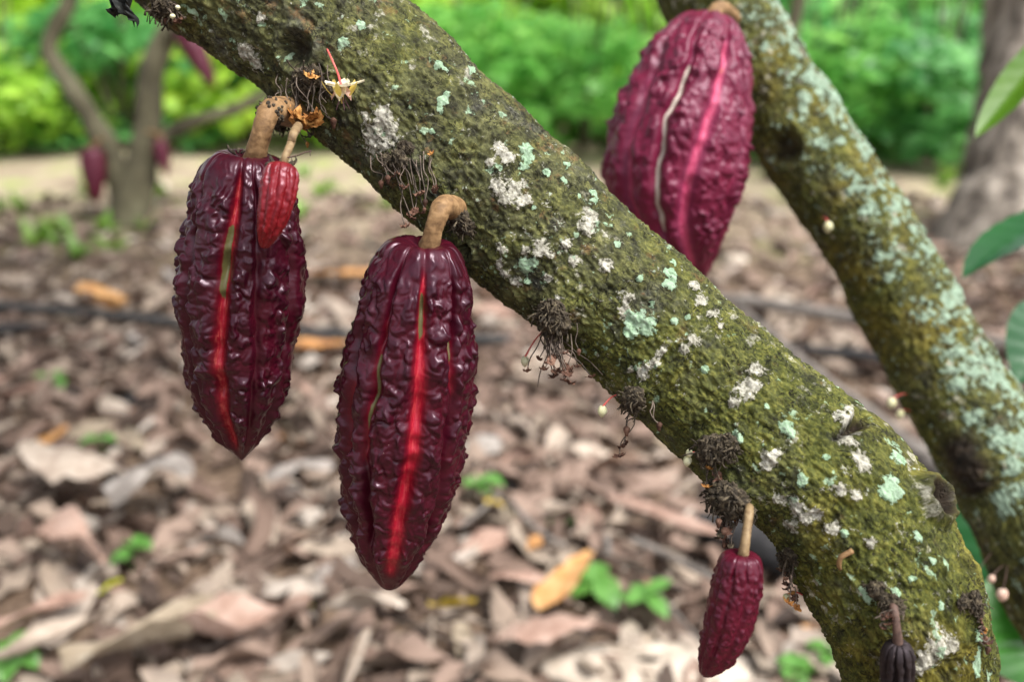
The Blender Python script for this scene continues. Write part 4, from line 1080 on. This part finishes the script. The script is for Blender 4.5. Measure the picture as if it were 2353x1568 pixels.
# stones, clods, rotten wood, hose, fallen branches, twigs
def stone(label, px, py, size, mat='stone', seed=0, name="stone", cat="stone", z=.0):
    g = G(px, py, z)
    v, f = ball(16, 22)
    v = v * (1 + .35 * fbm(v, 1.4, 3, seed)[:, None]) * size
    o = link(name, mesh(name, v, tidy(f), M[mat]), None, g + np.array([0, 0, size[2] * .45]))
    return tag(o, label, cat)
stone("broad pale flat rock on the ground below the small plum pod", 1490, 1556, (.17, .07, .022), seed=3)
stone("black round clod beside the crumpled grey leaf", 312, 930, (.040, .03, .022), 'charred', 5, "clod", "clod")
stone("white pebble beside the tip of the maroon pod", 385, 880, (.020, .016, .015), 'stone', 6)
stone("pale pebble in front of the far forked tree", 372, 440, (.05, .04, .04), 'stone', 7)
stone("small light stone next to the black hose", 590, 770, (.03, .024, .018), 'stone', 8)
stone("chunky pale stone below the withered flower string", 1455, 1075, (.040, .034, .022), 'stone', 9)
stone("light stone under the crimson pod's tip", 1690, 605, (.05, .04, .026), 'stone', 10)
stone("rounded light stone between the two leaning stems", 1790, 690, (.05, .04, .028), 'stone', 12)
stone("dark clod below the clump of dangling brown flowers", 1293, 990, (.045, .03, .02), 'charred', 13, "clod", "clod")
stone("black scrap near the rosy leaf", 535, 1400, (.016, .012, .010), 'charred', 14, "clod", "clod")
stone("small dark clod beside a green seedling behind the longest pod", 1185, 1135, (.032, .026, .018), 'charred', 15, "clod", "clod")

def ground_tube(name, label, cat, pix, rad, mat, z=.015, jit=.004, nv=10, group=None):
    pts = [G(x, y, z) for x, y in pix]
    rad = [rad] * len(pts) if np.isscalar(rad) else rad
    v, f = tube(pts, rad, nv, 12 * len(pts), jitter=jit, jscale=18)
    return tag(link(name, mesh(name, v, f, M[mat])), label, cat, group)
ground_tube("irrigation_hose", "black irrigation hose running across the ground behind the large pods", "hose", [(-300, 690), (-60, 700), (120, 712), (300, 728), (470, 748), (640, 758), (800, 768), (1000, 775), (1180, 782)], .016, 'hose', .052, .001)
ground_tube("fallen_branch", "long straight grey fallen branch between the two leaning stems", "branch", [(1560, 675), (1700, 690), (1830, 710), (1990, 738), (2200, 775), (2400, 800)], [.012, .020, .022, .022, .020, .016], 'fallen', .065)
ground_tube("fallen_branch", "thick dark grey fallen branch running close behind the foot of the mossy stem", "branch", [(1690, 700), (1790, 790), (1900, 880), (2010, 965), (2090, 1030), (2170, 1085), (2260, 1150)], [.010, .016, .018, .021, .023, .023, .02], 'fallen', .08)
ground_tube("fallen_branch", "dark thin branch lying behind the lichen crusted stem", "branch", [(1800, 800), (1920, 810), (2030, 825), (2200, 850), (2400, 860)], [.010, .016, .017, .015, .012], 'charred', .06)
ground_tube("fallen_branch", "short dark stick lying in front of the black hose", "branch", [(-120, 775), (-20, 760), (50, 752), (110, 748)], [.015, .017, .014, .006], 'charred', .055)
ground_tube("rotten_log", "black rotten log end behind the small plum pod", "log", [(1600, 1205), (1680, 1225), (1780, 1262), (1900, 1310), (2050, 1380)], [.022, .036, .042, .04, .034], 'charred', .055, .012, 16)
TW = [("thin pale twig lying beyond the boat shaped beige leaf", [(900, 1420), (985, 1452), (1075, 1490)], .0035, 'dry_stem'), ("light crooked twig beside the wide salmon leaf", [(1060, 1545), (1130, 1500), (1190, 1475)], .0035, 'dry_stem'),
      ("straight greyish twig by the seedling with pointed leaves", [(1500, 1350), (1560, 1420), (1610, 1475)], .0035, 'fallen'), ("long pale reed stalk pointing at the small plum pod", [(1450, 1240), (1530, 1275), (1640, 1330)], .007, 'fallen'),
      ("long brownish twig behind the seedling with pointed leaves", [(1370, 1270), (1450, 1300), (1570, 1360)], .006, 'dry_stem'), ("short grey twig behind the longest pod's red groove", [(1060, 1210), (1110, 1170), (1150, 1140)], .004, 'fallen'),
      ("slanting grey twig above the yellow orange leaf", [(1170, 1150), (1230, 1215), (1300, 1260)], .005, 'fallen'), ("upright pale twig stump near the long reddish leaf", [(1395, 1240), (1400, 1280)], .008, 'fallen'),
      ("thin stick under the yellow oval leaf", [(960, 1440), (1040, 1425), (1150, 1440)], .0035, 'dry_stem'), ("long brown stick crossing the ground beyond the hose", [(830, 560), (960, 590), (1130, 605)], .010, 'charred')]
for lab, pix, r_, m_ in TW:
    ground_tube("twig", lab, "twig", pix, r_, m_, .055, r_ * .3, 7)

# green seedlings and low weeds
def sprout(name, label, px, py, h, leaves, size, mat='seedling', seed=0, cat="seedling", group=None, wide=.36):
    g = G(px, py, .02) * (1, 1, 0)
    rs = np.random.default_rng(seed)
    th = Thing(name, label, cat, g, group)
    top = g + np.array([rs.normal() * .01, rs.normal() * .01, h])
    v, f = tube([g - (0, 0, .02), (g + top) / 2 + rs.normal(size=3) * .006, top], [.0028, .0022, .0016], 6, 9)
    th.add("stem", v, f, M[mat])
    for k in range(leaves):
        an = 2 * np.pi * k / leaves + rs.uniform(-.4, .4) + seed; o = np.array([math.cos(an), math.sin(an), 0])
        b = g + (top - g) * rs.uniform(.7, 1.0); l = size * rs.uniform(.75, 1.2)
        tip = b + o * l * .9 + np.array([0, 0, l * rs.uniform(-.55, .25)])
        v, f = leaf_blade(b, tip, l * wide, np.array([0, 0, 1.]), .10, .25, .1, 10, 5, k, .06)
        th.add("leaf", v, f, M[mat])
    return th
sprout("seedling", "small green seedling with rounded leaves among pale leaves under the maroon pod", 300, 1290, .05, 5, .050, seed=1)
sprout("seedling", "green seedling peeping out beside the longest pod's lower flank", 1100, 1135, .06, 6, .055, seed=2)
sprout("seedling", "bright seedling with oval leaves over the yellow orange leaf", 1345, 1345, .05, 6, .062, seed=3)
sprout("seedling", "seedling with drooping pointed leaves beside the wide salmon leaf", 1490, 1425, .07, 5, .065, seed=4, wide=.26)
sprout("seedling", "low seedling at the foot of the mossy stem below the small plum pod", 1830, 1555, .05, 6, .045, seed=5)
sprout("seedling", "bright green sprout beside the long rusty pink leaf", 20, 1550, .06, 5, .060, seed=6)
sprout("seedling", "single green sprig on bare litter below the black hose", 118, 880, .04, 4, .05, seed=7)
sprout("seedling", "flat green seedling above the yellow orange leaf", 1300, 1190, .02, 5, .045, seed=8)
sprout("seedling", "tiny yellowish seedling between small stones behind the dangling flowers", 1405, 1070, .03, 4, .03, seed=9)
sprout("seedling", "green sprig beside the scooped pale leaf", 245, 1030, .05, 3, .05, seed=10)
sprout("seedling", "tiny dark seedling near the foot of the mossy stem", 1900, 1530, .05, 4, .045, seed=12)
rs = np.random.default_rng(77)
for k in range(46):
    px = rs.uniform(-100, 2450) if k > 16 else rs.uniform(-60, 420)
    py = rs.uniform(392, 520) if k > 16 else rs.uniform(395, 600)
    if 1380 < px < 1740 and py > 430: continue
    g = G(px, py, 0); th = Thing("weed", "low bright green weed tuft on the bare ground before the shrubs", "weed", g, "weed tufts on the far ground")
    n_b = 9
    for j in range(n_b):
        an = rs.uniform(0, 6.28); o = np.array([math.cos(an), math.sin(an), 0]); l = rs.uniform(.06, .16)
        v, f = leaf_blade(g, g + o * l * .6 + np.array([0, 0, l * rs.uniform(.3, 1.0)]), l * .16, np.array([0, 0, 1.]), .12, .2, .05, 6, 3, j, .1)
        th.add("leaf", v, f, M['weed'], {'shade': np.full(len(v), rs.uniform(.2, 1))})

# ------------------------------------------------------------------ the forked cacao tree and the big trunk farther off
def far_trunk(th, pts, rad, mat, nv=18, m=70, jit=.018, name="trunk", jscale=7):
    v, f = tube(pts, rad, nv, m, jitter=jit, jscale=jscale)
    return th.add(name, v, f, M[mat])

DF = 4.35
far = Thing("cacao_tree", "forked cacao tree with two slim stems and maroon pods in front of the shrubs", "tree", G(285, 525))
q = lambda x, y, d=DF: P(x, y, d)
base_ = G(285, 525)
DFb = (base_ - CAM) @ C_FWD
far_trunk(far, [base_ - (0, 0, .1), q(300, 480, DFb), q(318, 410, DFb), q(338, 300, DFb), q(345, 200, DFb), q(360, 130, DFb), q(400, 50, DFb), q(450, -60, DFb), q(520, -260, DFb)],
          [.115, .095, .075, .062, .060, .055, .05, .045, .035], 'trunk_far')
far_trunk(far, [base_ + (-.02, 0, -.05), q(285, 470, DFb), q(268, 390, DFb), q(225, 300, DFb), q(170, 210, DFb), q(120, 130, DFb), q(118, 85, DFb), q(150, 20, DFb), q(180, -60, DFb), q(220, -240, DFb)],
          [.08, .06, .055, .05, .042, .036, .034, .032, .03, .022], 'trunk_far', name="limb")
far_trunk(far, [q(345, 330, DFb), q(400, 300, DFb + .05), q(470, 272, DFb + .1), q(540, 250, DFb + .15), q(640, 200, DFb + .2)], [.03, .03, .028, .026, .02], 'trunk_far', name="limb")
far_trunk(far, [q(365, 120, DFb), q(400, 70, DFb - .05), q(425, 50, DFb - .08)], [.035, .026, .016], 'trunk_far', name="limb", m=16)
def far_pod(label, x0, y0, x1, y1, wpx, d, seed):
    ax = [P(x0, y0, d), P((x0 + x1) / 2, (y0 + y1) / 2, d), P(x1, y1, d)]
    L = np.linalg.norm(ax[2] - ax[0]); w = wpx * d / FPX / 2 / L
    pr = [(a, b / .215 * w) for a, b in profS]
    fu = [dict(ang=[(0, 36 * k), (1, 36 * k)], w=.004, dep=.003) for k in range(10)]
    v, f, at = pod_shape(ax, pr, fu, C_RIGHT, nu=60, nv=70, seed=seed, wart=.0025, cell=.012)
    th = Thing("cacao_pod", label, "cacao pod", ax[0]); th.add("pod_body", v, f, M['pod_far'], at)
    u = (ax[0] - ax[1]) / np.linalg.norm(ax[0] - ax[1])
    v, f = tube([ax[0] - u * .005, ax[0] + u * .02 + (.01, 0, 0), ax[0] + u * .03 + (.05 if x0 < 300 else -.05, .01, .01)], .008, 8, 10)
    th.add("stalk", v, f, M['stalk'])
far_pod("maroon pod hanging at the fork of the slim far tree, darker towards its tip", 210, 340, 222, 468, 66, DFb - .08, 51)
far_pod("purple pod half hidden beside the straight stem of the forked tree", 366, 322, 384, 405, 40, DFb - .06, 52)
far_pod("long crimson pod slanting from the top of the forked tree beside the mossy stem", 418, 62, 492, 200, 62, DFb - .12, 53)

big = G(2290, 560)
db = (big - CAM) @ C_FWD
bt = Thing("tree", "thick upright grey brown trunk of a big tree with a flared foot", "tree", big)
far_trunk(bt, [big - (0, 0, .1), q(2292, 540, db), q(2300, 480, db), q(2318, 390, db), q(2332, 250, db), q(2345, 100, db), q(2352, -60, db), q(2360, -500, db), q(2360, -1100, db)],
          [.34, .265, .215, .175, .155, .145, .14, .13, .11], 'trunk_big', 28, 90, .05)
mt = G(1585, 440); dm = (mt - CAM) @ C_FWD
bt2 = Thing("tree", "slim brown trunk standing far behind the fat crimson pod", "tree", mt)
far_trunk(bt2, [mt - (0, 0, .1), q(1586, 330, dm), q(1584, 200, dm), q(1590, 60, dm), q(1592, -100, dm), q(1600, -700, dm)], [.13, .10, .09, .085, .08, .06], 'trunk_big', 16, 50, .03)
mt = G(1770, 420); dm = (mt - CAM) @ C_FWD
bt3 = Thing("tree", "pale thin sapling trunk slanting behind the lichen crusted stem", "tree", mt)
far_trunk(bt3, [mt - (0, 0, .1), q(1785, 250, dm), q(1815, 90, dm), q(1838, -10, dm), q(1880, -200, dm), q(1960, -600, dm)], [.05, .045, .042, .04, .038, .03], 'trunk_far', 12, 40, .012)

# ------------------------------------------------------------------ shrubs behind
def crown_mesh(mat, seed, n=2600, size=(1.0, .75, 1.1), leaf=.13, clumps=26):
    rs = np.random.default_rng(seed)
    cc = rs.normal(size=(clumps, 3)); cc /= np.linalg.norm(cc, axis=1)[:, None]
    cc *= rs.uniform(.35, 1.0, (clumps, 1)) ** .6
    cr = rs.uniform(.20, .38, clumps); csh = rs.uniform(-.22, .22, clumps)
    i = rs.integers(clumps, size=n)
    o = rs.normal(size=(n, 3)); o /= np.linalg.norm(o, axis=1)[:, None]
    p = cc[i] + o * (cr[i] * rs.uniform(.55, 1.05, n) ** .5)[:, None]
    p = p * size; p[:, 2] += size[2] * .95
    p[:, 2] = np.where(p[:, 2] < .03, rs.uniform(.03, .3, n), p[:, 2])
    nrm = o * .5 + np.array([.15, -.5, .8]) + rs.normal(size=(n, 3)) * .55; nrm /= np.linalg.norm(nrm, axis=1)[:, None]
    a = np.cross(nrm, rs.normal(size=(n, 3))); a /= np.linalg.norm(a, axis=1)[:, None]; b = np.cross(nrm, a)
    l = leaf * rs.uniform(.6, 1.35, n)[:, None]; w = l * rs.uniform(.2, .32, (n, 1))
    pts = [p - a * l * .5, p - a * l * .12 + b * w + nrm * l * .06, p + a * l * .18 + b * w * .8 + nrm * l * .05, p + a * l * .5 - nrm * l * .12, p + a * l * .18 - b * w * .8 + nrm * l * .05, p - a * l * .12 - b * w + nrm * l * .06]
    v = np.stack(pts, 1).reshape(-1, 3)
    k = np.arange(n)[:, None] * 6
    f = np.concatenate([k + [0, 1, 2, 5], k + [5, 2, 3, 4]]).reshape(-1, 4)
    f = np.concatenate([k + [0, 1, 5, 5], k + [1, 2, 4, 5], k + [2, 3, 4, 4]]); f = tidy(f)
    sh_ = np.repeat(np.clip(rs.normal(.5, .22, n) + csh[i], 0, 1), 6)
    return mesh("crown", v, f, mat, {'shade': sh_}, False)

CR = {k: [crown_mesh(M["foliage_" + k], 10 * j + ord(k), 1700, (1.0, .8, .52), .15) for j in range(2)] for k in 'abcd'}
def stem_mesh(seed):
    rs = np.random.default_rng(seed); parts = []
    for k in range(5):
        an = rs.uniform(0, 6.28); o = np.array([math.cos(an), math.sin(an), 0]) * rs.uniform(.15, .5)
        parts.append(tube([(0, 0, -.1), o * .3 + (0, 0, .4), o + (0, 0, 1.2)], [.03, .022, .01], 6, 10))
    return mesh("stem", *join(parts), M['trunk_far'])
ST = [stem_mesh(k) for k in range(3)]
TONE = {'a': "fresh green", 'b': "mid green", 'c': "yellow green", 'd': "dark bluish green"}
ROW = ["low {} shrub at the front edge of the shrub bank", "taller {} shrub in the middle of the shrub bank", "high {} shrub rising at the back of the shrub bank"]
rs = np.random.default_rng(5)
def shrub(x, y, k, s, row):
    th = Thing("shrub", ROW[row].format(TONE[k]), "shrub", (x, y, 0), TONE[k] + " shrubs, row %s" % ("front", "middle", "back")[row])
    th.o.rotation_euler = (0, 0, rs.uniform(-.5, .5) + (3.14 if rs.random() < .5 else 0)); th.o.scale = (s, s, s)
    link("crown", CR[k][rs.integers(2)], th.o); link("stem", ST[rs.integers(3)], th.o)
row1 = [(-4.3, 6.6, 'b'), (-3.3, 6.7, 'a'), (-2.5, 6.5, 'd'), (-1.75, 6.9, 'c'), (-.95, 6.9, 'a'), (-.15, 6.8, 'b'), (.55, 6.7, 'b'), (1.2, 6.9, 'a'), (1.95, 6.3, 'b'), (2.6, 6.2, 'd'), (3.3, 6.5, 'b'), (4.2, 6.6, 'a')]
row2 = [(-5, 8.3, 'a'), (-3.9, 8.2, 'c'), (-2.9, 8.4, 'a'), (-1.9, 8.2, 'c'), (-.9, 8.4, 'c'), (.1, 8.3, 'c'), (1.0, 8.4, 'a'), (1.9, 8.3, 'd'), (2.9, 8.1, 'b'), (3.9, 8.4, 'b'), (4.9, 8.3, 'd')]
row3 = [(-6.2, 10.4, 'c'), (-4.6, 10.2, 'a'), (-3.1, 10.5, 'c'), (-1.6, 10.3, 'c'), (-.1, 10.4, 'c'), (1.4, 10.3, 'a'), (2.9, 10.4, 'd'), (4.4, 10.2, 'b'), (6.0, 10.4, 'b')]
for x, y, k in row1: shrub(x + rs.normal() * .08, y + rs.normal() * .1, k, rs.uniform(.78, .95), 0)
for x, y, k in row2: shrub(x + rs.normal() * .1, y + rs.normal() * .15, k, rs.uniform(1.1, 1.25), 1)
for x, y, k in row3: shrub(x + rs.normal() * .1, y + rs.normal() * .2, k, rs.uniform(1.6, 1.8), 2)

# crowns of the two leaning trees, overhead
def overhead(th, cx, cy, cz, seed, limb_from):
    me = crown_mesh(M['canopy'], seed, 600, (1.3, 1.3, .5), .22, 40)
    o = link("crown", me, th.o, np.array([cx, cy, cz - .5]) - th.loc)
    for k in range(5):
        an = 1.257 * k + seed; e = np.array([cx + .8 * math.cos(an), cy + .8 * math.sin(an), cz + .1])
        a = np.asarray(limb_from); v, f = tube([a, (a + e) / 2 + (0, 0, .2), e], [.022, .018, .008], 7, 14)
        th.add("limb", v, f, M['trunk_far'])
overhead(tree, -1.5, .2, 3.0, 3, main_ctrl[0][:3])
overhead(rear, -.6, 2.2, 3.2, 4, (-.2, 1.0, 2.2))
